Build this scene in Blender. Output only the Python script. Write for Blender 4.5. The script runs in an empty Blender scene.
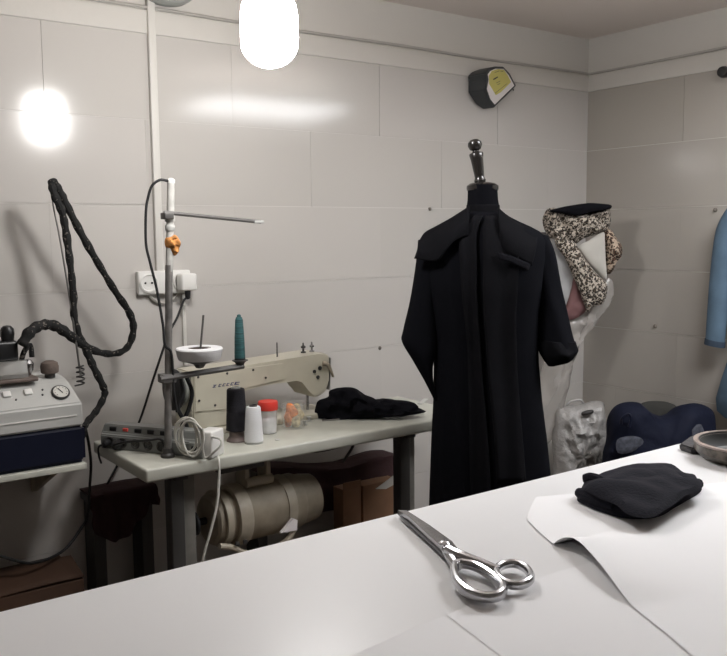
import bpy, bmesh, math, random
from math import sin, cos, pi, radians, sqrt
from mathutils import Vector as V, noise, Matrix
random.seed(7)
S = bpy.context.scene
COL = S.collection

# ------------------------------------------------------------------ camera
FPX, PX, PY = 869.4, 363.5, 328.0
CAM = V((-3.6018, -3.0105, 1.5))
YAW, PITCH, ROLL = .6250, -.1084, .0092
fw = V((sin(YAW)*cos(PITCH), cos(YAW)*cos(PITCH), sin(PITCH)))
r0 = V((cos(YAW), -sin(YAW), 0)); d0 = fw.cross(r0)
RT = cos(ROLL)*r0 + sin(ROLL)*d0
DN = -sin(ROLL)*r0 + cos(ROLL)*d0
A = V((cos(YAW), -sin(YAW), 0))       # horizontal, to the right seen from the doorway
B = V((-sin(YAW), -cos(YAW), 0))      # horizontal, towards the room's front

def ray(x, y): return RT*((x-PX)/FPX) + DN*((y-PY)/FPX) + fw
def onz(x, y, z): v = ray(x, y); return CAM + v*((z-CAM.z)/v.z)
def ony(x, y, Y): v = ray(x, y); return CAM + v*((Y-CAM.y)/v.y)
def onx(x, y, X): v = ray(x, y); return CAM + v*((X-CAM.x)/v.x)
def onq(x, y, base, b=0.0):           # vertical plane through base, facing the room's front
    v = ray(x, y); o = V(base) + B*b
    return CAM + v*((o-CAM).dot(B)/v.dot(B))

cam = bpy.data.cameras.new('camera'); co = bpy.data.objects.new('camera', cam); COL.objects.link(co)
cam.sensor_width = 36; cam.lens = 36*FPX/727; cam.clip_start = .05
m = Matrix((RT, -DN, -fw)).transposed().to_4x4(); m.translation = CAM
co.matrix_world = m
S.camera = co

# ------------------------------------------------------------------ materials
def mat(name, col, rough=.6, metal=0, spec=.5, bump=0, bscale=40, var=0, vscale=6, emit=None, alpha=1, trans=0, sheen=0, ior=1.45, coat=0, stretch=None):
    m = bpy.data.materials.new(name); m.use_nodes = True
    nt = m.node_tree; b = nt.nodes['Principled BSDF']
    def si(k, v):
        if k in b.inputs: b.inputs[k].default_value = v
    si('Base Color', (*col, 1)); si('Roughness', rough); si('Metallic', metal); si('Specular IOR Level', spec)
    si('Alpha', alpha); si('Transmission Weight', trans); si('Sheen Weight', sheen); si('IOR', ior); si('Coat Weight', coat)
    tc = nt.nodes.new('ShaderNodeTexCoord')
    src = tc.outputs['Object']
    if stretch:
        mp = nt.nodes.new('ShaderNodeMapping'); mp.inputs['Scale'].default_value = stretch
        nt.links.new(src, mp.inputs['Vector']); src = mp.outputs['Vector']
    if var:
        n = nt.nodes.new('ShaderNodeTexNoise'); n.inputs['Scale'].default_value = vscale; n.inputs['Detail'].default_value = 5
        nt.links.new(src, n.inputs['Vector'])
        r = nt.nodes.new('ShaderNodeValToRGB')
        r.color_ramp.elements[0].position = .3; r.color_ramp.elements[1].position = .7
        r.color_ramp.elements[0].color = (*[c*(1-var) for c in col], 1)
        r.color_ramp.elements[1].color = (*[min(1, c*(1+var)) for c in col], 1)
        nt.links.new(n.outputs['Fac'], r.inputs['Fac']); nt.links.new(r.outputs['Color'], b.inputs['Base Color'])
    if bump:
        n = nt.nodes.new('ShaderNodeTexNoise'); n.inputs['Scale'].default_value = bscale; n.inputs['Detail'].default_value = 4
        nt.links.new(src, n.inputs['Vector'])
        bp = nt.nodes.new('ShaderNodeBump'); bp.inputs['Strength'].default_value = bump; bp.inputs['Distance'].default_value = .01
        nt.links.new(n.outputs['Fac'], bp.inputs['Height']); nt.links.new(bp.outputs['Normal'], b.inputs['Normal'])
    if emit:
        si('Emission Color', (*emit[0], 1)); si('Emission Strength', emit[1])
    return m

def spots(name, base, dark, mid, scale):
    m = mat(name, base, .85)
    nt = m.node_tree; b = nt.nodes['Principled BSDF']
    tc = nt.nodes.new('ShaderNodeTexCoord')
    nz = nt.nodes.new('ShaderNodeTexNoise'); nz.inputs['Scale'].default_value = scale*.8
    ad = nt.nodes.new('ShaderNodeMixRGB'); ad.inputs[0].default_value = .03
    nt.links.new(tc.outputs['Object'], nz.inputs['Vector'])
    nt.links.new(tc.outputs['Object'], ad.inputs[1]); nt.links.new(nz.outputs['Color'], ad.inputs[2])
    vo = nt.nodes.new('ShaderNodeTexVoronoi'); vo.inputs['Scale'].default_value = scale
    nt.links.new(ad.outputs[0], vo.inputs['Vector'])
    r = nt.nodes.new('ShaderNodeValToRGB'); e = r.color_ramp.elements
    e[0].position = 0; e[0].color = (*mid, 1); e[1].position = .62; e[1].color = (*base, 1)
    q = e.new(.26); q.color = (*dark, 1); q = e.new(.50); q.color = (*dark, 1); q = e.new(.20); q.color = (*mid, 1)
    nt.links.new(vo.outputs['Distance'], r.inputs['Fac']); nt.links.new(r.outputs['Color'], b.inputs['Base Color'])
    return m

M = {}
M['tile'] = [mat('tile_a', (.51, .487, .458), .13, spec=.5, bump=.012, bscale=7), mat('tile_b', (.525, .50, .472), .13, spec=.5, bump=.012, bscale=7),
             mat('tile_c', (.515, .49, .464), .15, spec=.5, bump=.012, bscale=7)]
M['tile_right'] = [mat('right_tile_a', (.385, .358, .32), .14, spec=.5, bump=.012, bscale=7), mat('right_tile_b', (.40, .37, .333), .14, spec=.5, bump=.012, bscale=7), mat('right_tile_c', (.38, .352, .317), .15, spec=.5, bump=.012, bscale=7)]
M['grout'] = mat('grout', (.62, .60, .57), .9)
M['plaster'] = mat('plaster', (.60, .575, .535), .85, bump=.1, bscale=30)
M['ceiling'] = mat('ceiling_paint', (.74, .67, .62), .9, bump=.1, bscale=20)
M['wallpaint'] = mat('wall_paint', (.50, .48, .45), .9)
M['floor'] = mat('floor_tile', (.10, .075, .06), .5, var=.3, vscale=5)
M['tabletop'] = mat('white_laminate', (.81, .81, .82), .38, spec=.4, var=.015, vscale=2)
M['tableedge'] = mat('dark_edge', (.06, .055, .05), .6)
M['steelpaint'] = mat('grey_painted_steel', (.11, .105, .10), .5, var=.2, vscale=15)
M['legdark'] = mat('dark_leg', (.05, .047, .045), .5)
M['leglight'] = mat('light_leg', (.20, .19, .17), .55, var=.2, vscale=12)
M['paper'] = mat('white_paper', (.87, .87, .885), .75, bump=.03, bscale=5)
M['paper2'] = mat('tracing_paper', (.84, .84, .855), .7, bump=.03, bscale=5)
M['chrome'] = mat('chrome', (.50, .50, .515), .22, metal=1, bump=.02, bscale=60)
M['blade'] = mat('blade_steel', (.13, .13, .14), .3, metal=1, bump=.03, bscale=90)
M['black_cloth'] = mat('black_cloth', (.0065, .0065, .0085), .95, spec=.08, sheen=0, bump=.25, bscale=160)
M['coat'] = mat('black_coat_cloth', (.0052, .0054, .0072), .95, spec=.05, sheen=0, bump=.15, bscale=220)
M['coat2'] = mat('black_collar_cloth', (.0062, .0062, .0075), .95, spec=.06, sheen=0, bump=.15, bscale=220)
M['table_cloth_black'] = mat('dark_jersey', (.015, .015, .021), .95, spec=.1, sheen=.02, bump=.2, bscale=200)
M['black'] = mat('black_plastic', (.012, .012, .013), .35)
M['blackmatte'] = mat('black_rubber', (.014, .014, .015), .7)
M['blackwood'] = mat('black_lacquered_wood', (.012, .010, .009), .25, coat=.3)
M['cream'] = mat('cream_enamel', (.56, .53, .43), .3, var=.06, vscale=12)
M['creamtop'] = mat('cream_table_laminate', (.50, .50, .44), .35, var=.08, vscale=10)
M['grey'] = mat('grey_enamel', (.30, .31, .29), .4)
M['greylight'] = mat('pale_grey_plastic', (.47, .47, .45), .4)
M['stripgrey'] = mat('grey_strip_plastic', (.20, .205, .195), .4)
M['white'] = mat('white_plastic', (.72, .71, .68), .35)
M['conduit'] = mat('white_conduit', (.62, .60, .56), .45)
M['whitecord'] = mat('white_cord', (.60, .59, .54), .5)
M['greycord'] = mat('grey_cord', (.40, .38, .35), .6)
M['navy'] = mat('navy_enamel', (.007, .009, .022), .4, spec=.3)
M['navycloth'] = mat('navy_nylon', (.0055, .0075, .020), .8, spec=.25, bump=.4, bscale=30)
M['patch'] = mat('grey_print', (.06, .065, .085), .7, var=.5, vscale=60)
M['olive'] = mat('olive_grey_cloth', (.035, .034, .030), .9, bump=.4, bscale=20)
M['hose'] = spots('hose_sleeve', (.009, .009, .009), (.006, .006, .006), (.13, .115, .10), 75)
M['wire'] = mat('steel_wire', (.30, .29, .28), .35, metal=1)
M['poleup'] = mat('pale_painted_pole', (.50, .49, .46), .4, var=.25, vscale=25)
M['polelow'] = mat('worn_steel_pole', (.20, .19, .18), .45, metal=.4, var=.3, vscale=30)
M['rod'] = mat('dark_rod', (.12, .115, .11), .45, metal=.5)
M['sponge'] = mat('orange_tape', (.55, .24, .07), .85, var=.5, vscale=45, bump=.6, bscale=60)
M['thread_black'] = mat('black_thread', (.012, .011, .016), .8, bump=.4, bscale=30, stretch=(1, 1, 25))
M['thread_white'] = mat('white_thread', (.74, .74, .75), .8, bump=.3, bscale=30, stretch=(1, 1, 25))
M['thread_teal'] = mat('teal_thread', (.028, .095, .10), .7, var=.6, vscale=10, stretch=(1, 1, 20), bump=.3)
M['pinkcap'] = mat('pink_plastic_cone', (.20, .155, .145), .4)
M['red'] = mat('red_plastic', (.72, .055, .04), .4)
M['redlamp'] = mat('red_switch', (.75, .10, .08), .3)
M['clear'] = mat('clear_jar', (.80, .80, .78), .12, alpha=.38, spec=.6)
M['glass'] = mat('jar_glass', (.80, .82, .78), .06, alpha=.14, spec=.8)
M['orange'] = mat('orange_trimmings', (.72, .22, .06), .7, var=.5, vscale=40)
M['mixed'] = mat('cream_trimmings', (.55, .45, .26), .7, var=.6, vscale=60)
M['yellow'] = mat('yellow_sticker', (.62, .56, .17), .5)
M['face'] = mat('white_sticker', (.85, .80, .80), .45)
M['alarm'] = mat('charcoal_plastic', (.040, .043, .046), .45)
M['logo'] = mat('blue_grey_print', (.10, .11, .20), .5)
M['motor'] = mat('motor_casting', (.31, .265, .20), .55, var=.2, vscale=14)
M['motor2'] = mat('motor_band', (.42, .37, .29), .5, var=.15, vscale=14)
M['maroon'] = mat('maroon_cloth', (.035, .013, .014), .9, bump=.4, bscale=25)
M['carton'] = mat('cardboard', (.20, .105, .058), .8, var=.15, vscale=8)
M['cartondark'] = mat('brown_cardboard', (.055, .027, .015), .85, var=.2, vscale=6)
M['leopard'] = spots('leopard_print', (.50, .44, .37), (.012, .010, .009), (.15, .10, .06), 88)
M['leopard2'] = spots('brown_leopard_print', (.42, .33, .25), (.03, .018, .012), (.22, .11, .07), 75)
M['offwhite'] = mat('off_white_cloth', (.47, .45, .41), .8)
M['greycloth'] = mat('pale_grey_cloth', (.36, .36, .36), .8, bump=.3, bscale=15)
M['pinkcloth'] = mat('dusty_pink_cloth', (.17, .085, .085), .8, bump=.3, bscale=20)
M['film'] = mat('clear_film', (.46, .43, .40), .15, alpha=.55, spec=.6, bump=.6, bscale=16)
M['bag'] = mat('clear_bag', (.40, .385, .37), .18, alpha=.9, spec=.8, bump=1.0, bscale=38)
M['denim'] = mat('pale_blue_cloth', (.09, .145, .205), .85, var=.12, vscale=14, bump=.3, bscale=40)
M['denimdark'] = mat('dark_blue_cuff', (.035, .055, .085), .85)
M['dish'] = mat('mottled_brown_stone', (.085, .07, .055), .3, var=.85, vscale=55)
M['dishrim'] = mat('beige_rim', (.36, .29, .26), .3, var=.3, vscale=30)
M['dishin'] = mat('dark_glazed_bowl', (.028, .031, .031), .4)
M['leather'] = mat('grey_leather', (.035, .032, .035), .5, bump=.2, bscale=90)
M['bulb'] = mat('lit_bulb', (1, 1, 1), .4, emit=((1, .985, .97), 75))
M['tube'] = mat('lit_panel', (1, 1, 1), .4, emit=((.97, .98, 1.0), 17))
M['upglow'] = mat('added_upglow_sheet', (1, 1, 1), .4, emit=((.97, .98, 1.0), 5))  # upward glow added to brighten the ceiling and upper right corner
M['plug'] = mat('wall_plug', (.16, .14, .12), .8)
M['cap'] = mat('brown_cap', (.13, .10, .085), .6, var=.2, vscale=60)
M['ironmetal'] = mat('iron_alloy', (.36, .355, .34), .35, metal=.6)
M['dial'] = mat('dial_face', (.55, .54, .50), .4)

# ------------------------------------------------------------------ geometry helper
def catmull(pts, n=6, closed=False):
    pts = [V(p) for p in pts]; out = []
    N = len(pts)
    rng = range(N) if closed else range(N-1)
    for i in rng:
        if closed: p0, p1, p2, p3 = pts[i-1], pts[i], pts[(i+1) % N], pts[(i+2) % N]
        else: p0, p1, p2, p3 = pts[max(i-1, 0)], pts[i], pts[i+1], pts[min(i+2, N-1)]
        for k in range(n):
            t = k/n
            out.append(.5*((2*p1)+(p2-p0)*t+(2*p0-5*p1+4*p2-p3)*t*t+(3*p1-p0-3*p2+p3)*t**3))
    if not closed: out.append(pts[-1])
    return out

class G:
    def __init__(s): s.bm = bmesh.new()
    def box(s, c, size, ax=None, bev=0):
        """c centre; size along axes ax (3 vectors)"""
        ax = ax or (V((1, 0, 0)), V((0, 1, 0)), V((0, 0, 1)))
        c = V(c); vs = []
        for i in (-1, 1):
            for j in (-1, 1):
                for k in (-1, 1):
                    vs.append(s.bm.verts.new(c+ax[0]*(i*size[0]/2)+ax[1]*(j*size[1]/2)+ax[2]*(k*size[2]/2)))
        fs = [s.bm.faces.new([vs[i] for i in q]) for q in ((0, 1, 3, 2), (4, 6, 7, 5), (0, 4, 5, 1), (2, 3, 7, 6), (0, 2, 6, 4), (1, 5, 7, 3))]
        if bev:
            es = list({e for f in fs for e in f.edges})
            bmesh.ops.bevel(s.bm, geom=es, offset=bev, segments=3, profile=.5, affect='EDGES')
        return s
    def rings(s, rings, cap=True, closed=True, loop=False):
        R = [[s.bm.verts.new(p) for p in r] for r in rings]
        n = len(R[0]); m_ = len(R)
        for i in range(m_ if loop else m_-1):
            a, b = R[i], R[(i+1) % m_]
            for j in range(n if closed else n-1):
                k = (j+1) % n
                s.bm.faces.new((a[j], a[k], b[k], b[j]))
        if cap and closed and not loop:
            for r in (R[0], R[-1]):
                try: s.bm.faces.new(r)
                except ValueError: pass
        return s
    def tube(s, pts, r, n=8, smooth=6, closed=False, flat=None):
        if smooth: 
            P = catmull(pts, smooth, closed)
        else: P = [V(p) for p in pts]
        if isinstance(r, (list, tuple)):
            rr = []
            L = len(r)-1
            for i in range(len(P)):
                t = i/(len(P)-1)*L; k = min(int(t), L-1); rr.append(r[k]+(r[k+1]-r[k])*(t-k))
        else: rr = [r]*len(P)
        rings = []; up = None; N = len(P)
        for i, p in enumerate(P):
            if closed: t = P[(i+1) % N]-P[i-1]
            else: t = P[min(i+1, N-1)]-P[max(i-1, 0)]
            if t.length < 1e-9: t = V((0, 0, 1))
            t.normalize()
            if up is None:
                up = V((0, 0, 1)) if abs(t.z) < .9 else V((0, 1, 0))
                if flat: up = V(flat[0])
            up = (up - t*up.dot(t))
            if up.length < 1e-6: up = t.orthogonal()
            up.normalize(); sd = t.cross(up)
            fl = flat[1] if flat else 1
            rings.append([p+up*(cos(2*pi*j/n)*rr[i]*fl)+sd*(sin(2*pi*j/n)*rr[i]) for j in range(n)])
        return s.rings(rings, loop=closed)
    def lathe(s, prof, o, axis=None, n=24, cap=True):
        axis = V(axis).normalized() if axis else V((0, 0, 1))
        u = axis.orthogonal().normalized(); w = axis.cross(u); o = V(o)
        return s.rings([[o+axis*z+u*(cos(2*pi*j/n)*r)+w*(sin(2*pi*j/n)*r) for j in range(n)] for r, z in prof], cap=cap)
    def prism(s, poly, vec):
        vec = V(vec); poly = [V(p) for p in poly]
        a = [s.bm.verts.new(p) for p in poly]; b = [s.bm.verts.new(p+vec) for p in poly]
        s.bm.faces.new(a); s.bm.faces.new(list(reversed(b)))
        for i in range(len(a)):
            j = (i+1) % len(a); s.bm.faces.new((a[i], b[i], b[j], a[j]))
        return s
    def grid(s, fn, nu, nv):
        Q = [[s.bm.verts.new(fn(i/nu, j/nv)) for j in range(nv+1)] for i in range(nu+1)]
        for i in range(nu):
            for j in range(nv): s.bm.faces.new((Q[i][j], Q[i+1][j], Q[i+1][j+1], Q[i][j+1]))
        return s
    def puff(s, poly, nrm, t, tb=None, wr=.0, wf=12, lev=8, sm=5, pw=.5, seed=0, edge=0):
        """pillow from an outline: bulges t along nrm and tb against it, with wrinkles"""
        nrm = V(nrm).normalized(); tb = t if tb is None else tb
        P = catmull(poly, sm, True) if sm else [V(p) for p in poly]
        c = sum(P, V())/len(P); sh = V((seed*3.1, seed*1.7, seed*.9))
        def ring(sc, d):
            out = []
            for p in P:
                q = c+(p-c)*sc
                w = (noise.noise(q*wf+sh)+.5*noise.noise(q*wf*2.3+sh))*wr*(1 if d >= 0 else .5)
                k = (1-sc**2)
                h = (t if d >= 0 else tb)*(k**pw)
                out.append(q+nrm*(d*h + (w*min(1, 3*(1-sc)+.15))*(1 if d >= 0 else -1)) + (edge*nrm*noise.noise(q*wf*1.3-sh)))
            return out
        rs = [ring(max(.02, i/lev), 1) for i in range(lev)]
        rs.append(ring(1, 1)) 
        if tb > 0: rs += [ring(max(.02, i/lev), -1) for i in range(lev-1, -1, -1)]
        return s.rings(rs)

def setp(o, label=None, cat=None, group=None, kind=None):
    if label: o['label'] = label
    if cat: o['category'] = cat
    if group: o['group'] = group
    if kind: o['kind'] = kind
    return o

def root_loc(o):
    while o.parent: o = o.parent
    return o.location.copy()

def obj(name, g, m, parent=None, label=None, cat=None, group=None, kind=None, base=None, smooth=35, sub=0, solid=0, soff=-1):
    bm = g.bm
    bmesh.ops.recalc_face_normals(bm, faces=bm.faces[:])
    if parent is not None: b = root_loc(parent)
    elif base is not None: b = V(base)
    else:
        mn = [min(v.co[i] for v in bm.verts) for i in range(3)]; mx = [max(v.co[i] for v in bm.verts) for i in range(3)]
        b = V(((mn[0]+mx[0])/2, (mn[1]+mx[1])/2, mn[2]))
    for v in bm.verts: v.co -= b
    me = bpy.data.meshes.new(name); bm.to_mesh(me); bm.free()
    for x in (m if isinstance(m, list) else [m]): me.materials.append(x)
    me.polygons.foreach_set('use_smooth', [True]*len(me.polygons))
    me.set_sharp_from_angle(angle=radians(smooth))
    o = bpy.data.objects.new(name, me); COL.objects.link(o)
    if parent is not None: o.parent = parent
    else: o.location = b
    if solid:
        md = o.modifiers.new('thickness', 'SOLIDIFY'); md.thickness = solid; md.offset = soff
    if sub:
        md = o.modifiers.new('subdivision', 'SUBSURF'); md.levels = sub; md.render_levels = sub
    return setp(o, label, cat, group, kind)

def thing(name, base, label, cat, group=None):
    o = bpy.data.objects.new(name, None); o.empty_display_size = .05; COL.objects.link(o); o.location = V(base)
    return setp(o, label, cat, group)

def copy_thing(o, loc, label=None, parent=None):
    c = o.copy(); COL.objects.link(c)
    if parent is None: c.location = V(loc)
    else: c.parent = parent
    if label: c['label'] = label
    for ch in o.children: copy_thing(ch, None, None, c)
    return c

X, Y_, Z = V((1, 0, 0)), V((0, 1, 0)), V((0, 0, 1))

# ================================================================== room
ZT = 2.209; ZC = 2.472; TH = .3; TW = .695
def tiled(name, origin, u, nrm, length, off0, seed, tilt={}, tiles='tile'):
    rnd = random.Random(seed); g = G(); mats = []
    k = 0; z1 = ZT
    while z1 > 0:
        z0 = max(0, z1-TH)
        off = off0 if k % 2 == 0 else off0-TW/2
        x0 = 0.0; x1 = off if off > 0 else off+TW
        while x0 < length:
            x1 = min(x1, length)
            if x1-x0 > .01 and z1-z0 > .01:
                e = .001
                ev = .0009 if k == 0 else 0
                tx = rnd.uniform(-.003, .003); tz = rnd.uniform(-.003, .003)
                tz += tilt.get((k, round(x0, 2)), 0)
                w, h = x1-x0, z1-z0
                cs = []
                for (a, b) in ((x0+ev, z0+e), (x1-ev, z0+e), (x1-ev, z1-e), (x0+ev, z1-e)):
                    d = .005 + tx*(a-(x0+x1)/2)*1.0 + tz*(b-(z0+z1)/2)*1.0
                    cs.append((a, b, d))
                vs = [g.bm.verts.new(V(origin)+u*a+nrm*d+Z*b) for a, b, d in cs]
                vb = [g.bm.verts.new(V(origin)+u*a+nrm*-.004+Z*b) for a, b, d in cs]
                f = g.bm.faces.new(vs); mi = rnd.randrange(3); f.material_index = mi
                for i in range(4):
                    j = (i+1) % 4; q = g.bm.faces.new((vs[i], vb[i], vb[j], vs[j])); q.material_index = mi
            x0, x1 = x1, x1+TW
        z1 -= TH; k += 1
    # bed behind the joints
    vs = [g.bm.verts.new(V(origin)+u*a+Z*b+nrm*.0028) for a, b in ((0, 0), (length, 0), (length, ZT), (0, ZT))]
    f = g.bm.faces.new(vs); f.material_index = 3
    vs = [g.bm.verts.new(V(origin)+u*a+Z*b-nrm*.08) for a, b in ((0, 0), (length, 0), (length, ZC), (0, ZC))]
    f = g.bm.faces.new(vs); f.material_index = 3
    return obj(name, g, M[tiles]+[M['grout']], kind='structure', smooth=10)
XL, YF = -5.3, -4.7
tiled('wall_back', (0, 0, 0), V((-1, 0, 0)), V((0, -1, 0)), 5.3, .645, 5, {(1, 2.38): -.007, (0, 1.34): .004, (1, 1.69): .006, (1, .99): .006, (0, 2.04): .003})
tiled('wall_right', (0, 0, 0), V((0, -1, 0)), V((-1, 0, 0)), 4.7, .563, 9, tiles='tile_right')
g = G().box((XL/2, .04, (ZT+ZC)/2), (-XL+.1, .07, ZC-ZT)); obj('trim_1', g, M['plaster'], kind='structure')
g = G().box((.04, YF/2, (ZT+ZC)/2), (.07, -YF+.1, ZC-ZT)); obj('trim_2', g, M['plaster'], kind='structure')
g = G().box((XL/2, -.003, ZT+.038), (-XL, .016, .082), bev=.004); obj('trim_3', g, M['plaster'], kind='structure')
g = G().box((-.003, YF/2, ZT+.038), (.016, -YF, .082), bev=.004); obj('trim_4', g, M['plaster'], kind='structure')
obj('wall_left', G().box((XL-.05, YF/2, ZC/2), (.1, -YF, ZC)), M['wallpaint'], kind='structure')
obj('wall_front', G().box((XL/2, YF-.05, ZC/2), (-XL, .1, ZC)), M['wallpaint'], kind='structure')
obj('floor', G().box((XL/2, YF/2, -.05), (-XL+.3, -YF+.3, .1)), M['floor'], kind='structure')
obj('ceiling', G().box((XL/2, YF/2, ZC+.05), (-XL+.3, -YF+.3, .1)), M['ceiling'], kind='structure')
# paler plaster beam across the ceiling near the right wall
obj('trim_5', G().box((-.30, -1.95, ZC-.01), (.6, 1.9, .04)), M['plaster'], kind='structure')

# cable running on the ledge of both walls
pts = [(-5.2, -.014, ZT+.084)]
for i in range(14): pts.append((-5+i*.38, -.014, ZT+.084+.003*sin(i*2.1)))
pts += [(-.02, -.016, ZT+.085), (-.014, -.1, ZT+.084)] + [(-.014, -.4-i*.5, ZT+.084+.003*sin(i*1.7)) for i in range(8)]
obj('cable', G().tube(pts, .006, 6, 3), M['greycord'], label='thin grey cable lying along the ledge above the tiles under the ceiling', cat='cable', base=pts[5])

# conduit strip down the back wall
xa = ony(150, 40, 0).x
obj('cable_conduit', G().box((xa, -.014, 1.87), (.028, .02, 1.03), bev=.003), M['conduit'], label='white vertical cable conduit on the back wall, down to the double socket', cat='conduit')
# grey junction box near the ceiling
p = ony(165, -6, -.02)
t = thing('junction_box', (p.x, -.02, p.z-.02), 'grey oval junction box on the back wall at the top of the conduit', 'junction box')
prof = [(.0, .0), (.085, .0), (.085, .04), (.075, .055), (.0, .058)]
def oval(o, prof, sx, sz, n=28):
    return [[V(o)+X*(cos(2*pi*j/n)*r*sx)+Z*(sin(2*pi*j/n)*r*sz)-Y_*d for j in range(n)] for r, d in prof]
obj('box_body', G().rings(oval((p.x, -.014, p.z), [(.001, 0), (.085, 0), (.085, .04), (.07, .052), (.001, .054)], 1.1, .5)), M['grey'], t)
obj('cover_screw', G().lathe([(.006, 0), (.006, .004), (.001, .005)], (p.x+.05, -.067, p.z), (0, -1, 0), 10), M['wire'], t)

# double wall socket
s0, s1 = ony(135, 283, 0), ony(187, 281, 0)
cx = (s0.x+s1.x)/2; cz = (s0.z+s1.z)/2
t = thing('wall_socket', (cx, -.004, cz-.05), 'white double wall socket on the back wall at the foot of the conduit', 'socket')
obj('socket_plate', G().box((cx, -.018, cz), (s1.x-s0.x, .03, .085), bev=.006), M['white'], t)
for i, q in enumerate((-.062, .066)):
    rr = G().lathe([(.034, 0), (.036, .006), (.030, .008), (.026, .002), (.001, .0)], (cx+q, -.032, cz), (0, -1, 0), 24)
    rg = obj('socket_ring', rr, M['white'], t)
for q in (-.075, -.05):
    obj('socket_hole', G().lathe([(.004, 0), (.004, .002), (.001, .002)], (cx+q, -.033, cz), (0, -1, 0), 8), M['black'], t)
# plug in the right socket
t = thing('power_plug', (cx+.07, -.045, cz-.03), 'pale square plug pushed into the right half of the wall socket', 'plug')
obj('plug_body', G().box((cx+.07, -.066, cz), (.062, .05, .062), bev=.008), M['white'], t)
obj('plug_neck', G().lathe([(.012, 0), (.009, .03), (.005, .035)], (cx+.07, -.07, cz-.028), (0, 0, -1), 12), M['blackmatte'], t)
# small cord hanging under socket
q = [ony(149, 293, -.01), ony(153, 299, -.015), ony(162, 303, -.015), ony(172, 300, -.015), ony(178, 293, -.012)]
obj('short_cord', G().tube(q, .006, 6), M['greycord'], label='short grey cord looped under the white wall socket', cat='cord')
# white surface cable strip below the socket
p = ony(183, 320, 0)
obj('cable_strip', G().box((p.x, -.008, 1.15), (.014, .012, .27), bev=.002), M['conduit'], label='narrow pale cable strip on the tiles below the wall socket', cat='conduit')

# screw plugs left in the tiles
for (P, lab) in ((ony(429, 209, 0), 'small dark screw plug in the back wall tiles, left of the mannequin neck'), (ony(379, 348, 0), 'small dark screw plug in the back wall tiles above the black heap')):
    obj('screw_plug', G().lathe([(.008, -.002), (.008, .004), (.004, .008), (.001, .008)], (P.x, -.004, P.z), (0, -1, 0), 10), M['plug'], label=lab, cat='screw')
for (P, lab) in ((onx(716, 210, 0), 'small dark screw plug in the right wall, above the blue shirt'), (onx(656, 326, 0), 'small dark screw plug in the right wall, above the navy bag')):
    obj('screw_plug', G().lathe([(.010, -.002), (.010, .004), (.004, .012), (.001, .012)], (-.004, P.y, P.z), (-1, 0, 0), 10), M['plug'], label=lab, cat='screw')
# round black knob at the photo's right edge
P = onx(729, 73, 0)
t = thing('wall_fitting', (-.006, P.y, P.z-.02), 'small round black fitting high on the right wall', 'fitting')
obj('mount', G().lathe([(.014, 0), (.014, .02), (.010, .022)], (-.004, P.y, P.z), (-1, 0, 0), 16), M['blackmatte'], t)
obj('head', G().lathe([(.010, 0), (.024, .004), (.026, .02), (.022, .034), (.001, .038)], (-.024, P.y, P.z), (-1, 0, 0), 20), M['black'], t)

# ================================================================== lamps
def bulb(base, lab):
    t = thing('light_bulb', base, lab, 'lamp')
    x, y, z = base
    R = .074
    pr = [(.001, 0)] + [(R*sin(a), R*.85*(1-cos(a))) for a in [radians(d) for d in range(10, 91, 10)]] + [(R*1.0, .13), (R*.93, .16), (R*.8, .178)]
    obj('bulb_globe', G().lathe(pr, (x, y, z), n=32), M['bulb'], t)
    obj('bulb_housing', G().lathe([(R*.8, .178), (R*.78, .19), (.045, .25), (.022, .27)], (x, y, z), n=28), M['white'], t)
    obj('lamp_holder', G().lathe([(.024, .265), (.026, .27), (.026, .32), (.012, .34), (.004, .345)], (x, y, z), n=20), M['black'], t)
    obj('cord', G().tube([(x, y, z+.34), (x+.004, y, z+.42), (x, y, ZC-.004)], .004, 6, 4), M['greycord'], t)
    obj('ceiling_rose', G().lathe([(.04, 0), (.038, -.015), (.01, -.022)], (x, y, ZC), n=20), M['white'], t)
    return t
pb = ony(270, 68, -1.0)
bulb((pb.x, pb.y, pb.z), 'glaring white bulb hanging from the ceiling above the sewing table')
# flat panel light hung over the right end of the cutting table
ly, lz, lx0, lx1, ld = -1.9, 2.27, -1.30, -.36, .62
t = thing('panel_light', ((lx0+lx1)/2, ly, ZC), 'flat white panel light hung over the right end of the cutting table', 'lamp')
obj('panel_frame', G().box(((lx0+lx1)/2, ly, lz+.018), (lx1-lx0+.03, ld+.03, .03), bev=.004), M['white'], t)
obj('diffuser', G().box(((lx0+lx1)/2, ly, lz), (lx1-lx0, ld, .006)), M['tube'], t)
obj('added_upglow', G().box(((lx0+lx1)/2, ly, lz+.035), (lx1-lx0-.02, ld-.02, .004)), M['upglow'], t)  # glowing sheet added on top of the panel to brighten the ceiling
for xx in (lx0+.1, lx1-.1):
    for yy in (ly-.2, ly+.2): obj('hanger_wire', G().tube([(xx, yy, lz+.03), (xx, yy, ZC-.002)], .002, 6, 0), M['wire'], t)

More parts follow.
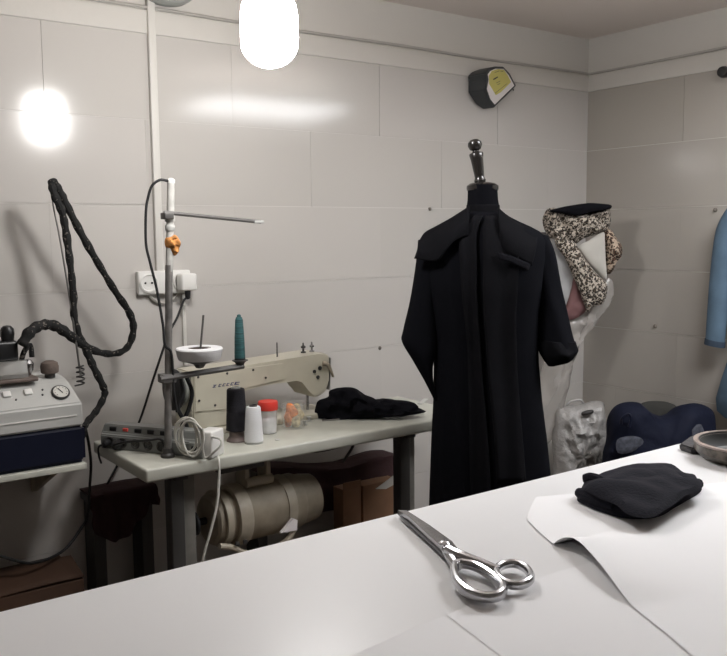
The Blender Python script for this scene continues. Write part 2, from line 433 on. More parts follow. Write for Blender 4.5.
# ================================================================== cutting table
CZ = 1.03; CY = -1.887; CX0, CX1 = -4.1, -.75; CYB = -2.72
t = thing('cutting_table', ((CX0+CX1)/2, (CY+CYB)/2, 0), 'long white topped cutting table across the foreground', 'table')
obj('tabletop', G().box(((CX0+CX1)/2, (CY+CYB)/2, CZ-.014), (CX1-CX0, CY-CYB, .028), bev=.002), M['tabletop'], t)
g = G().box(((CX0+CX1)/2, CY-.03, CZ-.075), (CX1-CX0-.08, .03, .09)); g.box(((CX0+CX1)/2, CYB+.03, CZ-.075), (CX1-CX0-.08, .03, .09))
for xx in (CX0+.06, CX1-.06): g.box((xx, (CY+CYB)/2, CZ-.075), (.03, CY-CYB-.06, .09))
obj('apron', g, M['leglight'], t)
for xx in (CX0+.08, (CX0+CX1)/2, CX1-.08):
    for yy in (CY-.05, CYB+.05): obj('leg', G().box((xx, yy, (CZ-.03)/2), (.06, .06, CZ-.03)), M['leglight'], t)

# paper on the table
def curve_at(L, t):
    n = len(L)-1; k = min(int(t*n), n-1); return L[k].lerp(L[k+1], t*n-k)
zp = CZ+.0015
Lp = [onz(*p, zp) for p in ((536, 497), (531, 507), (526.5, 519), (533, 526), (540, 533), (547, 539), (554, 545), (558, 546), (564, 547), (572, 550), (580, 556), (588, 564), (600, 576), (612, 589), (622, 598), (634, 608), (650, 621), (668, 635), (692, 656), (715, 677))]
Rp = [onz(*p, zp) for p in ((727, 486), (800, 478), (900, 520), (1000, 600), (1050, 700))]
Rp = [onz(760, 480, zp), V((-1.75, -2.3, zp)), V((-1.85, -2.68, zp)), V((-2.3, -2.69, zp))]
def paper1(u, v):
    a = curve_at(Lp, v); b = curve_at(Rp, v)
    p = a.lerp(b, u); 
    w = max(0, sin(pi*min(1, max(0, (v-.30)/.48))))
    p.z = zp+.0006+(.020*w*(max(0, 1-u*5)**1.6)) + .0012*(1+noise.noise(p*9))*min(1, u*4)*max(0, 1-u*1.0)
    return p
P1 = obj('pattern_paper', G().grid(paper1, 40, 60), M['paper'], label='large white pattern paper with a curling left edge, under the black cloth', cat='paper', smooth=60)
z2 = CZ+.0007
def sheet(name, A_, B_, z, lab, n=16, mt='paper2', lift=0):
    A_ = [onz(*p, z) if len(p) == 2 else V(p) for p in A_]; B_ = [onz(*p, z) if len(p) == 2 else V(p) for p in B_]
    def f(u, v):
        p = curve_at(A_, v).lerp(curve_at(B_, v), u); p.z = z+lift*max(0, 1-u*8)*(.5+.5*sin(v*7)); return p
    return obj(name, G().grid(f, n, n), M[mt], label=lab, cat='paper', smooth=60)
sheet('tracing_paper', [(447, 615), (500, 591), (560, 571), (606, 558)], [(545, 690), (640, 760), (760, 760), (700, 660)], z2-.0001, 'white paper sheet on the table right of the scissors, under the big pattern paper')
sheet('tracing_paper', [(350, 656), (380, 643), (413, 628), (444, 616)], [(420, 760), (500, 760), (560, 730), (540, 687)], z2-.0001, 'white paper sheet at the bottom edge of the photo, below the scissors')

# ------------------------------------------------------------------ scissors
def sz(x, y, h): 
    return onz(x, y, CZ+h)
piv = sz(444, 549, .010)
t = thing('scissors', (piv.x, piv.y, CZ), 'chrome tailor shears lying on the white cutting table', 'scissors')
def blade(pts, h0, th):
    P = [sz(x, y, h0) for x, y in pts]
    return G().prism(P, Z*th)
obj('blade', blade([(397.5, 514), (404, 516), (425, 531), (446, 547), (452, 557), (443, 558), (428, 543), (404, 522)], .004, .005), M['blade'], t)
obj('blade', blade([(398, 513.5), (407, 514), (430, 529), (452, 545), (458, 553), (447, 556), (432, 542), (408, 520)], .010, .006), M['chrome'], t)
obj('pivot_screw', G().lathe([(.009, 0), (.009, .004), (.006, .007), (.001, .008)], (piv.x, piv.y, CZ+.015), n=16), M['chrome'], t)
# handle shanks and bows
def bow(pts, r, n=8, h=.013, flat=1.0, hs=None):
    P = [sz(x, y, (hs[i] if hs else h)) for i, (x, y) in enumerate(pts)]
    return G().tube(P, r, n, 6, closed=True, flat=((0, 0, 1), flat))
nb = bow([(455, 566), (462, 563.5), (475, 566), (488, 573), (499, 582), (503, 590), (497, 596), (484, 597), (470, 592.5), (460, 584.5), (455, 575)], .0063, 10, .013, 1.2)
b1 = obj('handle', nb, M['chrome'], t)
obj('shank', G().tube([sz(446, 550, .012), sz(452, 558, .012), sz(458, 567, .013)], [.007, .009, .006], 10, 5), M['chrome'], b1)
obj('thumb_rest', G().tube([sz(459, 581, .009), sz(462, 589, .008), sz(470, 594, .008), sz(482, 596, .008), sz(492, 595, .010)], [.003, .006, .0075, .006, .003], 10, 5), M['chrome'], b1)
fb = bow([(497, 569), (504, 564.5), (514, 563.5), (524, 567), (530, 573.5), (530, 580), (522, 584.5), (512, 585), (502, 581), (497, 575)], .0055, 10, .012, 1.2)
b2 = obj('handle', fb, M['chrome'], t)
obj('shank', G().tube([sz(448, 550, .018), sz(462, 557, .018), sz(480, 563, .016), sz(498, 570, .013)], [.008, .009, .007, .006], 10, 5), M['chrome'], b2)

# ------------------------------------------------------------------ black cloth on the paper
def cpt(x, y, h=0):
    p = onz(x, y, zp+.003); p.z = zp+.003+h; return p
out = [(577, 500), (581, 491), (590, 486), (606, 480), (626, 475), (650, 472), (674, 473), (688, 482), (700, 485), (701, 491), (690, 499), (676, 507), (660, 516), (640, 519), (618, 517), (598, 511), (584, 505)]
g = G().puff([cpt(*p) for p in out], Z, .032, 0, wr=.012, wf=9, lev=10, sm=4, pw=.22, seed=3)
t = thing('folded_cloth', cpt(640, 495), 'folded black cloth lying on the white pattern paper', 'cloth')
obj('lower_fold', g, M['table_cloth_black'], t)
out2 = [(583, 488), (600, 479), (622, 472), (650, 468), (664, 466), (680, 476), (692, 483), (701, 482), (701, 489), (686, 496), (668, 508), (650, 516), (628, 513), (616, 505), (604, 500), (590, 494)]
def cz2(x, y): 
    p = onz(x, y, zp+.026); return p
g = G().puff([cz2(*p) for p in out2], Z, .016, .010, wr=.014, wf=10, lev=10, sm=4, pw=.4, seed=8, edge=.006)
obj('upper_fold', g, M['table_cloth_black'], t)
obj('rolled_edge', G().tube([cpt(x, y, h) for x, y, h in ((578, 499, .012), (588, 503, .012), (600, 508, .012), (614, 514, .012))], [.008, .013, .013, .007], 10, 5), M['table_cloth_black'], t)
obj('rolled_edge', G().tube([cpt(x, y, h) for x, y, h in ((583, 494, .028), (590, 495, .030), (600, 498, .030), (612, 503, .026))], [.007, .011, .011, .006], 10, 5), M['table_cloth_black'], t)
obj('rolled_edge', G().tube([cpt(x, y, h) for x, y, h in ((684, 494, .012), (692, 492, .013), (699, 490, .012))], [.008, .012, .009], 10, 5), M['table_cloth_black'], t)

# ------------------------------------------------------------------ dish and leather case at the right edge
dc = onz(747, 459, CZ)
t = thing('bowl', (dc.x, dc.y, CZ), 'mottled brown bowl with a beige rim at the right end of the table', 'bowl')
R = .105; HB = .036
obj('bowl_side', G().lathe([(.001, .0), (R*.74, .0), (R*.86, .004), (R*.97, .016), (R*.99, HB-.004), (R*.95, HB)], dc, n=48, cap=False), M['dish'], t)
obj('rim', G().lathe([(R*.99, HB-.003), (R*1.0, HB+.001), (R*.93, HB+.002), (R*.88, HB-.003)], dc, n=48, cap=False), M['dishrim'], t)
obj('bowl_inside', G().lathe([(R*.90, HB+.001), (R*.84, HB-.012), (R*.70, .010), (.001, .008)], dc, n=48, cap=False), M['dishin'], t)
# leather case
Lq = [(679, 448.5), (690, 441.5), (705, 435.5), (724, 437), (713, 441), (702, 446), (700, 453), (692, 453)]
Pq = [onz(x, y+1.5, CZ+.0005) for x, y in Lq]
g = G().prism(Pq, Z*.014); bmesh.ops.bevel(g.bm, geom=g.bm.edges[:], offset=.003, segments=2, affect='EDGES')
obj('leather_case', g, M['leather'], label='flat dark grey leather case tucked beside the brown bowl', cat='case')

# ================================================================== mannequin and coat
MB = ony(483, 300, -.86); MB.z = 0
def mq(x, y, b=0): return onq(x, y, MB, b)
def loc(a, b, z): return MB + A*a + B*b + Z*z
def acoord(p): return (p-MB).dot(A)
t = thing('mannequin', MB, 'black dress form with a turned wooden finial, wearing the black coat', 'mannequin')
# torso inside the coat
tr = [(185, 468, 497, .055), (200, 467.5, 498, .055), (212, 466, 500, .058), (222, 452, 515, .07), (232, 440, 528, .08), (250, 436, 534, .095), (290, 440, 528, .10), (335, 446, 522, .085), (390, 442, 530, .10), (420, 445, 528, .10)]
rings = []
for (y, xl, xr, d) in tr:
    l, r = mq(xl, y), mq(xr, y); c = (l+r)/2; w = (r-l).dot(A)/2
    rings.append([c+A*(w*cos(2*pi*k/28))+B*(d*sin(2*pi*k/28)) for k in range(28)])
obj('torso', G().rings(rings), M['coat'], t)
c = (mq(467, 187)+mq(498, 187))/2; w = (mq(498, 187)-mq(467, 187)).length/2
obj('neck_cap', G().lathe([(w*1.0, -.012), (w*1.03, -.006), (w*1.02, .004), (w*.8, .012), (.02, .016)], c, n=32), M['blackwood'], t)
p0, p1 = mq(480.5, 184), mq(474, 139)
ax = p1-p0; H = ax.length
obj('finial', G().lathe([(.016, 0), (.020, .012), (.016, .022), (.0165, .03), (.021, H*.55), (.024, H*.66), (.022, H*.69), (.012, H*.715), (.011, H*.74), (.019, H*.77), (.024, H*.86), (.022, H*.93), (.013, H*.985), (.002, H)], p0, ax, 24), M['blackwood'], t)
obj('stand_pole', G().lathe([(.016, .03), (.016, .75)], MB, n=16), M['black'], t)
obj('base', G().lathe([(.17, .0), (.17, .015), (.15, .028), (.03, .034), (.02, .05)], MB, n=36), M['blackwood'], t)

# coat
ct = thing('coat', MB+Z*.45, 'long black coat with wide lapels dressed on the mannequin', 'coat')
body = [(212, 464, 502, .068), (219, 455, 512, .082), (226, 436, 528, .095), (233, 425, 541, .105), (242, 420, 547, .115), (258, 421, 547, .128), (285, 424, 543, .135), (312, 430, 538, .128), (340, 434, 537, .122), (365, 434, 538, .125), (400, 433.5, 541, .135), (440, 431.5, 546, .145), (480, 430, 550, .152), (515, 429, 553, .158), (545, 428, 555, .16)]
BC = []
for (y, xl, xr, d) in body:
    l, r = mq(xl, y), mq(xr, y); c = (l+r)/2
    BC.append((c.z, acoord(c), (r-l).dot(A)/2, d))
def bparam(z):
    if z >= BC[0][0]: return BC[0][1:]
    for i in range(len(BC)-1):
        if BC[i+1][0] <= z <= BC[i][0]:
            t_ = (BC[i][0]-z)/(BC[i][0]-BC[i+1][0]); 
            return tuple(BC[i][k]+(BC[i+1][k]-BC[i][k])*t_ for k in (1, 2, 3))
    return BC[-1][1:]
ZTOP, ZBOT = BC[0][0], BC[-1][0]
def csurf(th, z, off=0):
    ca, hw, d = bparam(z)
    k = (ZTOP-z)/(ZTOP-ZBOT)
    f = 1 + (.012+.05*k**1.5)*sin(9*th+1.5*sin(3*th)+2*k)*(abs(sin(th))**1.0) + .03*noise.noise(V((cos(th)*2, sin(th)*2, z*4)))
    cth = cos(th); sth = sin(th)
    e = .82
    x = hw*(abs(cth)**e)*(1 if cth > 0 else -1); y = d*(abs(sth)**e)*(1 if sth > 0 else -1)*f
    n = V((cth/ max(hw, .01), sth/max(d, .01), 0)).normalized()
    return loc(ca+x+n.x*off, y+n.y*off, z)
NZ = 70
g = G(); 
g.rings([[csurf(2*pi*k/72, ZTOP+(ZBOT-ZTOP)*i/NZ) for k in range(72)] for i in range(NZ+1)], cap=False)
obj('body', g, M['coat'], ct, solid=.004, smooth=80)
def patch(f0, f1, z0, z1, off, nu=14, nv=40, wav=0):
    def f(u, v):
        z = z0+(z1-z0)*v; a = f0(v); b = f1(v)
        return csurf(radians(a+(b-a)*u), z, off+wav*sin(u*pi*2.2+v*3))
    return G().grid(f, nu, nv)
zz = lambda y: mq(483, y).z
# hanging front edges either side of the opening
obj('front_edge', patch(lambda v: 112-4*v, lambda v: 97-2*v+2*sin(v*6), zz(216), zz(540), .012, wav=.004), M['coat2'], ct, solid=.004, smooth=80)
obj('front_edge', patch(lambda v: 92+2*sin(v*5), lambda v: 70-3*v, zz(216), zz(470), .016, wav=.005), M['coat2'], ct, solid=.004, smooth=80)
# lapel on the left shoulder, standing out past the sleeve
ti = [mq(469, 206, .07), mq(452, 217, .075), mq(436, 226, .06), mq(425, 232, .045), mq(420, 239, .05)]
bo = [mq(468, 236, .115), mq(456, 240, .13), mq(446, 250, .135), mq(436, 261, .125), mq(414, 258.5, .09)]
ti = catmull(ti, 4); bo = catmull(bo, 4)
def lap(u, v):
    p = curve_at(ti, v).lerp(curve_at(bo, v), u); return p+B*(.018*sin(pi*u))
obj('lapel', G().grid(lap, 12, 20), M['coat2'], ct, solid=.006, smooth=80)
ti2 = catmull([mq(498, 207, .07), mq(506, 214, .08), mq(520, 224, .07), mq(538, 231, .05)], 4)
bo2 = catmull([mq(499, 240, .125), mq(506, 252, .135), mq(522, 260, .135), mq(532, 266, .12)], 4)
def lap2(u, v):
    p = curve_at(ti2, v).lerp(curve_at(bo2, v), u); return p+B*(.022*sin(pi*u))
obj('lapel', G().grid(lap2, 12, 20), M['coat2'], ct, solid=.006, smooth=80)
# collar band round the neck
def col(u, v):
    th = radians(-20+220*u)
    l, r = mq(466.5, 215-10*v), mq(499.5, 215-10*v); c = (l+r)/2; w = (r-l).dot(A)/2*(1.02-.02*v)
    return c+A*(w*cos(th))+B*((.066-.006*v)*sin(th))
obj('collar', G().grid(col, 28, 6), M['coat2'], ct, solid=.004, smooth=80)
# sleeves
def sleeve(spec, d=.055, folds=.06, seed=0, n=24):
    P = []; 
    for (xl, yl, xr, yr, b, dd) in spec:
        l, r = mq(xl, yl, b), mq(xr, yr, b); P.append(((l+r)/2, (r-l)/2, dd))
    cs = catmull([p[0] for p in P], 5); hs = catmull([p[1] for p in P], 5); ds = catmull([V((p[2], 0, 0)) for p in P], 5)
    rings = []
    for i, (c, h, dd) in enumerate(zip(cs, hs, ds)):
        rg = []
        for k in range(n):
            th = 2*pi*k/n
            f = 1+folds*sin(5*th+i*.25+seed)*abs(sin(th))+folds*.8*noise.noise(V((c.z*14+seed, cos(th)*1.5, sin(th)*1.5)))*abs(sin(th))
            rg.append(c+h*cos(th)+B*(dd.x*sin(th)*f))
        rings.append(rg)
    return rings
sl = sleeve([(418, 240, 448, 236, .0, .05), (416, 262, 442, 260, .005, .062), (410, 300, 437, 300, .01, .06), (403, 330, 438, 325, .02, .06), (402, 342, 437, 352, .03, .056), (413, 361, 433, 366, .035, .045), (425, 382, 434, 385, .035, .032), (434, 400, 440, 400, .03, .022)])
obj('sleeve', G().rings(sl), M['coat'], ct, smooth=80)
sr = sleeve([(528, 232, 548, 236, .0, .045), (528, 250, 555, 254, .005, .062), (531, 282, 561, 286, .01, .064), (536, 308, 567, 312, .02, .062), (538, 330, 572, 334, .03, .064), (539, 346, 576, 347, .035, .066)], seed=2)
obj('sleeve', G().rings(sr), M['coat'], ct, smooth=80)
cf = sleeve([(537.5, 339, 575, 341, .034, .070), (538, 348, 577, 347, .036, .074), (541, 356, 577.5, 351, .038, .074), (548, 366, 573, 358, .038, .05)], seed=4, folds=.1)
obj('cuff', G().rings(cf), M['coat2'], ct, smooth=80)
# black strip put in for the shadow line under the right lapel
fl = [[mq(497, 252, .155), mq(512, 256, .155), mq(531, 264, .135)], [mq(499, 259, .158), mq(512, 263, .158), mq(528, 271, .14)]]
obj('lapel_shadow_strip', G().grid(lambda u, v: curve_at(fl[0], v).lerp(curve_at(fl[1], v), u), 3, 8), M['black_cloth'], ct, solid=.006)

# ================================================================== alarm box on the wall
AX = ony(492, 88, -.06)
u1 = V((cos(radians(-33)), 0, sin(radians(-33)))); 
# housing: rounded five-sided body, deep from the wall, face turned towards the room
fn = (V((.30, -.93, -.12))).normalized()
def al(x, y, d): # point on the tilted face plane given by pixel, d behind it
    o = ony(495, 88, -.085); v = ray(x, y); p = CAM+v*((o-CAM).dot(fn)/v.dot(fn)); return p-fn*d
t = thing('alarm_box', (AX.x, -.01, AX.z-.09), 'black wall box with yellow and white face above the mannequin', 'alarm box')
face = [(487, 79), (486, 73), (489, 69), (495, 66.3), (504, 66.5), (510, 74), (516.5, 86), (506, 96), (494, 108), (489, 102), (485, 90)]
sd_ = V((-.55, .80, .05)).normalized()
Fp = [al(x, y, 0) for x, y in face]
g = G()
dep = .118
bk = [p+V((-.012, .0, .0))+V((0, 1, 0))*(-.012-p.y) for p in Fp]
g.rings([Fp, bk])
bmesh.ops.bevel(g.bm, geom=[e for e in g.bm.edges if e.is_manifold], offset=.004, segments=2, affect='EDGES')
obj('housing', g, M['alarm'], t, smooth=30)
cF = sum(Fp, V())/len(Fp)
def inset(pts, k, d): return [cF+(p-cF)*k+fn*d for p in pts]
g = G().prism(inset(Fp, .86, .001), fn*.002); obj('face_plate', g, M['face'], t)
yel = [(488.5, 84), (488, 76), (491, 71), (497, 69), (503, 70), (507, 76), (510, 82), (500, 92), (495, 95)]
g = G().prism([al(x, y, -.004) for x, y in yel], fn*.0015); pl = obj('yellow_label', g, M['yellow'], t)
for (x0, y0, x1, y1, wd) in ((492, 79.5, 496.5, 77, 1.7), (495, 83, 499, 81, .5), (496, 84.8, 499, 83.3, .5), (494, 93, 506, 83.5, .45), (493.5, 72.5, 498, 70.8, .5), (499, 71.2, 502, 71.4, .5)):
    a, b_ = al(x0, y0, -.0062), al(x1, y1, -.0062)
    dv = (b_-a).normalized(); nv = fn.cross(dv)*(wd*.0018)
    obj('printed_mark', G().prism([a-nv, b_-nv, b_+nv, a+nv], fn*.0006), M['black'], pl)
q = [al(514, 88, .01), al(517, 91, .02), al(515, 93, .05), al(509, 93, .09)]
obj('lead', G().tube(q, .0025, 6), M['blackmatte'], t)

# ================================================================== sewing table
SZ = .815; SX0, SX1 = -2.665, -1.36; SY0, SY1 = -.612, -.15
t = thing('sewing_table', ((SX0+SX1)/2, (SY0+SY1)/2, 0), 'cream topped sewing machine table against the tiled wall', 'table')
obj('tabletop', G().box(((SX0+SX1)/2, (SY0+SY1)/2, SZ-.021), (SX1-SX0, SY1-SY0, .042), bev=.008), M['creamtop'], t)
obj('edge_block', G().box((-2.33, SY0+.05, SZ-.054), (.16, .04, .022), bev=.004), M['legdark'], t)
pL = onz(168, 485, .72); 
for xx, in ((-2.53,), (-1.62,)):
    lg = G().box((xx, -.50, .392), (.045, .05, .764), bev=.004); lo = obj('leg', lg, M['legdark'], t)
    lg = G().box((xx+.052, -.47, .392), (.05, .03, .764), bev=.004); obj('leg_plate', lg, M['leglight'], lo)
    obj('bearer', G().box((xx, -.38, SZ-.055), (.045, .36, .026), bev=.004), M['legdark'], t)
    obj('foot', G().box((xx, -.355, .02), (.06, .40, .035), bev=.005), M['legdark'], t)
obj('cross_bar', G().box((-2.075, -.50, .12), (.86, .03, .05), bev=.004), M['legdark'], t)
q = [onz(270, 463, .74), onz(300, 458, .735), onz(322, 454, .735)]
obj('knee_lever_bracket', G().tube([(-2.05, -.5, .752), (-1.98, -.52, .752), (-1.86, -.50, .752)], .008, 8, 4), M['blackmatte'], t)
q = [ony(353, 446, -.5), ony(347, 456, -.5), ony(343, 462, -.49)]
obj('lever', G().tube([q[0]+Z*.03]+q, .005, 8, 3), M['legdark'], t)

# motor
mc = ony(251, 510, -.42)
t = thing('motor', (mc.x, mc.y, mc.z-.12), 'dusty beige clutch motor hung under the sewing table', 'motor')
# axis slightly turned
axm = V((1, .04, -.0)).normalized()
def ml(prof, nm, mt, par=t, n=40): return obj(nm, G().lathe([(r_, z_*1.12) for r_, z_ in prof], mc, axm, n), M[mt], par)
Rm = .098
ml([(.03, -.155), (.075, -.15), (Rm*.86, -.142), (Rm*.9, -.10), (Rm*.9, -.06)], 'end_bell', 'motor')
ml([(Rm*.9, -.125), (Rm*.98, -.125), (Rm*.98, -.105), (Rm*.9, -.105)], 'clutch_ring', 'motor2')
ml([(Rm*.9, -.085), (Rm*1.06, -.085), (Rm*1.08, -.06), (Rm*1.06, -.043), (Rm*.9, -.043)], 'flange', 'motor2')
bd = ml([(Rm*.98, -.045), (Rm*1.0, -.04), (Rm*1.0, .15), (Rm*.98, .155)], 'stator_body', 'motor')
ml([(Rm*1.0, .083), (Rm*1.035, .085), (Rm*1.035, .115), (Rm*1.0, .117)], 'band', 'motor2', bd)
ml([(Rm*.93, .150), (Rm*.90, .19), (Rm*.84, .222), (Rm*.6, .235), (.001, .236)], 'fan_cover', 'motor')
ml([(.012, -.15), (.012, -.19), (.04, -.19), (.04, -.197), (.03, -.205), (.04, -.213), (.04, -.22), (.002, -.22)], 'pulley', 'blackmatte')
# hanger bracket
for dx in (-.03, .055):
    p = mc+axm*dx
    obj('hanger', G().box((p.x, p.y, (p.z+Rm+SZ-.045)/2-.012), (.016, .07, SZ-.042-p.z-Rm+.03), bev=.003), M['motor2'], t)
p = mc+axm*.012
obj('hinge_bar', G().tube([p+axm*-.05+Z*(Rm+.01)-Y_*.03, p+axm*.055+Z*(Rm+.01)-Y_*.03], .017, 14, 0), M['motor2'], t)
# lever linkage below
e0 = mc+axm*-.13+V((0, -.09, -.075)); e1 = mc+axm*.12+V((0, -.10, -.06))
obj('clutch_lever', G().tube([e0+axm*-.04+Z*.012, e0, e0+axm*.06+Z*-.035, mc+axm*.0+V((0, -.09, -.125)), mc+axm*.08+V((0, -.10, -.10)), e1], .010, 10, 5), M['motor2'], t)
obj('lever_arm', G().prism([mc+axm*.05+V((0, -.118, -.06)), mc+axm*.10+V((0, -.118, -.02)), mc+axm*.118+V((0, -.118, -.03)), mc+axm*.115+V((0, -.118, -.065))], (0, .012, 0)), M['face'], t)
for dx in (-.11, -.08, .115): obj('bolt', G().lathe([(.008, 0), (.008, .008), (.001, .009)], mc+axm*dx+V((0, -.098, -.065)), (0, -1, 0), 8), M['legdark'], t)
# ------------------------------------------------------------------ sewing machine
MYF, MYB = -.31, -.17     # faces of the arm
def my(x, y): return ony(x, y, MYF)
t = thing('sewing_machine', (-2.09, -.24, SZ), 'cream industrial sewing machine on the table, seen from its back', 'sewing machine')
obj('bed', G().box((-2.09, -.245, SZ+.011), (.58, .17, .022), bev=.005), M['cream'], t)
# arm with pillar and head as one casting
ap = [my(192, 373), my(245, 365.5), my(290, 358.5), my(318, 354), my(327, 353.5), my(330, 357), my(329, 380), my(327, 391), my(320, 396), my(314, 398), my(309, 391), my(303, 381), my(297, 379), my(262, 386), my(238, 391), my(232, 400), my(232, 436), my(193, 442)]
for p in ap[-2:]: p.z = SZ+.02
g = G().prism(ap, (0, MYB-MYF, 0))
bmesh.ops.bevel(g.bm, geom=[e for e in g.bm.edges], offset=.006, segments=3, affect='EDGES')
arm = obj('arm', g, M['cream'], t, smooth=40)
# back cover plate
cp = [my(194, 375), my(246, 368), my(283, 363), my(284, 379), my(262, 384), my(238, 389), my(230, 398), my(229, 409), my(195, 412)]
g = G().prism([p+V((0, -.004, 0)) for p in cp], (0, .005, 0)); bmesh.ops.bevel(g.bm, geom=g.bm.edges[:], offset=.0015, segments=2, affect='EDGES')
cpl = obj('cover_plate', g, M['cream'], arm)
for (x, y) in ((197.5, 377), (226.5, 373.2), (252.5, 369.7), (265, 377.5), (198.5, 400.5), (214.5, 405)):
    p = my(x, y)+V((0, -.005, 0)); obj('screw', G().lathe([(.0042, 0), (.0042, .002), (.001, .003)], p, (0, -1, 0), 10), M['legdark'], cpl)
# worn brand mark: slanted strokes
for i, (x0, w) in enumerate(((211.8, 3), (217.5, 2.4), (221.5, 2.4), (225.5, 2.4), (229.5, 2.6), (233.5, 4.5))):
    yb = 387.5-(x0-212)*.13
    a = my(x0, yb); b_ = my(x0+w, yb-.2); c = my(x0+w+1.2, yb-3.1); d_ = my(x0+1.2, yb-2.9)
    gg = G()
    o = V((0, -.0052, 0))
    gg.prism([a+o, b_+o, a.lerp(d_, .25)+(b_-a)+o, a.lerp(d_, .25)+o], (0, .001, 0))
    gg.prism([d_.lerp(a, .25)+o, c.lerp(b_, .25)+o, c+o, d_+o], (0, .001, 0))
    gg.prism([a+o, a.lerp(b_, .35)+o, (d_.lerp(c, .35) if i else c)+o, (d_ if i else d_.lerp(c, .6))+o], (0, .001, 0))
    obj('logo_mark', gg, M['logo'], cpl)
for (x, y, r) in ((314, 371.5, .007), (319.5, 368, .008), (317.5, 377, .007), (326, 363.5, .007)):
    p = my(x, y)+V((0, -.002, 0)); obj('screw', G().lathe([(r, 0), (r, .003), (.001, .004)], p, (0, -1, 0), 12), M['blackmatte'], arm)
obj('presser_lever', G().tube([my(321, 363)+V((0, -.012, 0)), my(325, 364)+V((0, -.018, 0)), my(328, 370)+V((0, -.02, 0)), my(331, 376)+V((0, -.015, 0))], [.009, .008, .006, .004], 10), M['motor'], t)
obj('presser_bar', G().tube([my(316, 396)+V((0, .06, 0)), my(316, 418)+V((0, .06, 0))], .006, 10, 0), M['chrome'], t)
obj('face_plate', G().prism([my(330.3, 358), my(329.5, 390), my(329.5, 390)+V((0, .12, 0)), my(330.3, 358)+V((0, .12, 0))], (.004, 0, 0)), M['ironmetal'], t)
# handwheel at the pillar end
hw = my(187, 392)+V((-.01, .075, 0))
obj('hand_wheel', G().lathe([(.02, 0), (.05, .002), (.068, .006), (.072, .014), (.072, .026), (.064, .032), (.03, .036), (.001, .038)], hw+V((.012, 0, 0)), (-1, 0, 0), 36), M['blackmatte'], t)
obj('wheel_guard', G().lathe([(.05, 0), (.058, .004), (.058, .014), (.05, .018)], hw+V((.03, 0, 0)), (-1, 0, 0), 36), M['grey'], t)
# pins and tension posts on top
def post(x, y, dz, r, mt, nm, par=t):
    p = my(x, y)+V((0, .07, 0)); return obj(nm, G().lathe([(r, -.012), (r, dz*.9), (r*.5, dz)], p, n=12), M[mt], par)
post(287, 359, .055, .003, 'rod', 'thread_pin')
for (x, y) in ((310.5, 353), (319, 352)):
    p = my(x, y)+V((0, .05, 0))
    obj('tension_post', G().lathe([(.010, 0), (.010, .004), (.004, .006), (.004, .016), (.009, .018), (.009, .024), (.003, .028), (.003, .036), (.001, .038)], p-Z*.004, n=14), M['chrome'] if x > 315 else M['legdark'], t)

# ------------------------------------------------------------------ thread stand
pb_ = onz(168, 457, SZ)
PYs = pb_.y
def pp(x, y, dy=0): return ony(x, y, PYs+dy)
t = thing('thread_stand', pb_, 'tall thread stand pole on the left end of the sewing table', 'thread stand')
top = pp(171, 182); mid = pp(169, 265)
obj('base_flange', G().lathe([(.021, 0), (.021, .008), (.016, .014), (.016, .03)], pb_, n=20), M['legdark'], t)
pl_ = obj('pole', G().tube([pb_+Z*.005, mid], .0115, 14, 0), M['polelow'], t)
pu_ = obj('upper_pole', G().tube([mid-Z*.02, top], .0115, 14, 0), M['poleup'], t)
obj('collar', G().lathe([(.0135, -.012), (.0155, -.008), (.0155, .008), (.0135, .012)], pp(170, 218), n=16), M['poleup'], pu_)
obj('collar', G().lathe([(.013, -.01), (.015, -.006), (.015, .006), (.013, .01)], pp(170, 228), n=16), M['greylight'], pu_)
obj('pole_cap', G().lathe([(.0125, -.004), (.0125, .006), (.004, .012)], top, n=14), M['white'], pu_)
obj('thread_guide_clamp', G().box(pp(166.5, 216)+V((0, -.005, 0)), (.03, .035, .02), bev=.003), M['rod'], t)
p0_, p1_ = pp(164, 212.5, -.012), pp(261, 222, -.012)
obj('thread_guide', G().tube([p0_, p0_.lerp(p1_, .5), p1_], .0045, 8, 0, flat=((0, 0, 1), 1.3)), M['rod'], t)
obj('guide_tip', G().box(p1_-X*.008, (.035, .01, .009), bev=.002), M['greylight'], t)
# spool arm
q0, q1 = pp(160, 379, -.015), pp(243, 366, -.015)
for pq in (q0, q1): pass
obj('spool_arm', G().tube([q0, q1], .012, 8, 0, flat=((0, 0, 1), .8)), M['steelpaint'], t)
obj('arm_clamp', G().box(pp(167, 378), (.045, .045, .028), bev=.004), M['steelpaint'], t)
s1_ = pp(199.5, 360, -.015); s2_ = pp(240, 360, -.015)
obj('spool_tray', G().lathe([(.004, -.026), (.012, -.024), (.02, -.012), (.045, -.004), (.047, 0), (.001, .001)], s1_, n=28), M['steelpaint'], t)
obj('spool_tray', G().lathe([(.004, -.02), (.010, -.018), (.018, -.006), (.026, -.002), (.026, 0), (.001, .001)], s2_, n=28), M['legdark'], t)
obj('spool_pin', G().tube([s1_, s1_+(pp(203.5, 315, -.015)-s1_)], .0035, 8, 0), M['rod'], t)
obj('spool_pin', G().tube([s2_, s2_+Z*.13], .003, 8, 0), M['rod'], t)
# orange tape knotted on the pole
p = pp(172.5, 244)
out = [p+X*a+Z*b for a, b in ((-.022, .018), (-.005, .028), (.014, .026), (.024, .008), (.02, -.016), (.008, -.036), (-.012, -.024), (-.024, -.004))]
obj('tape_wad', G().puff(out, (0, -1, 0), .024, .022, wr=.012, wf=60, lev=6, sm=3), M['sponge'], label='orange wad wrapped round the upper thread stand pole', cat='tape')
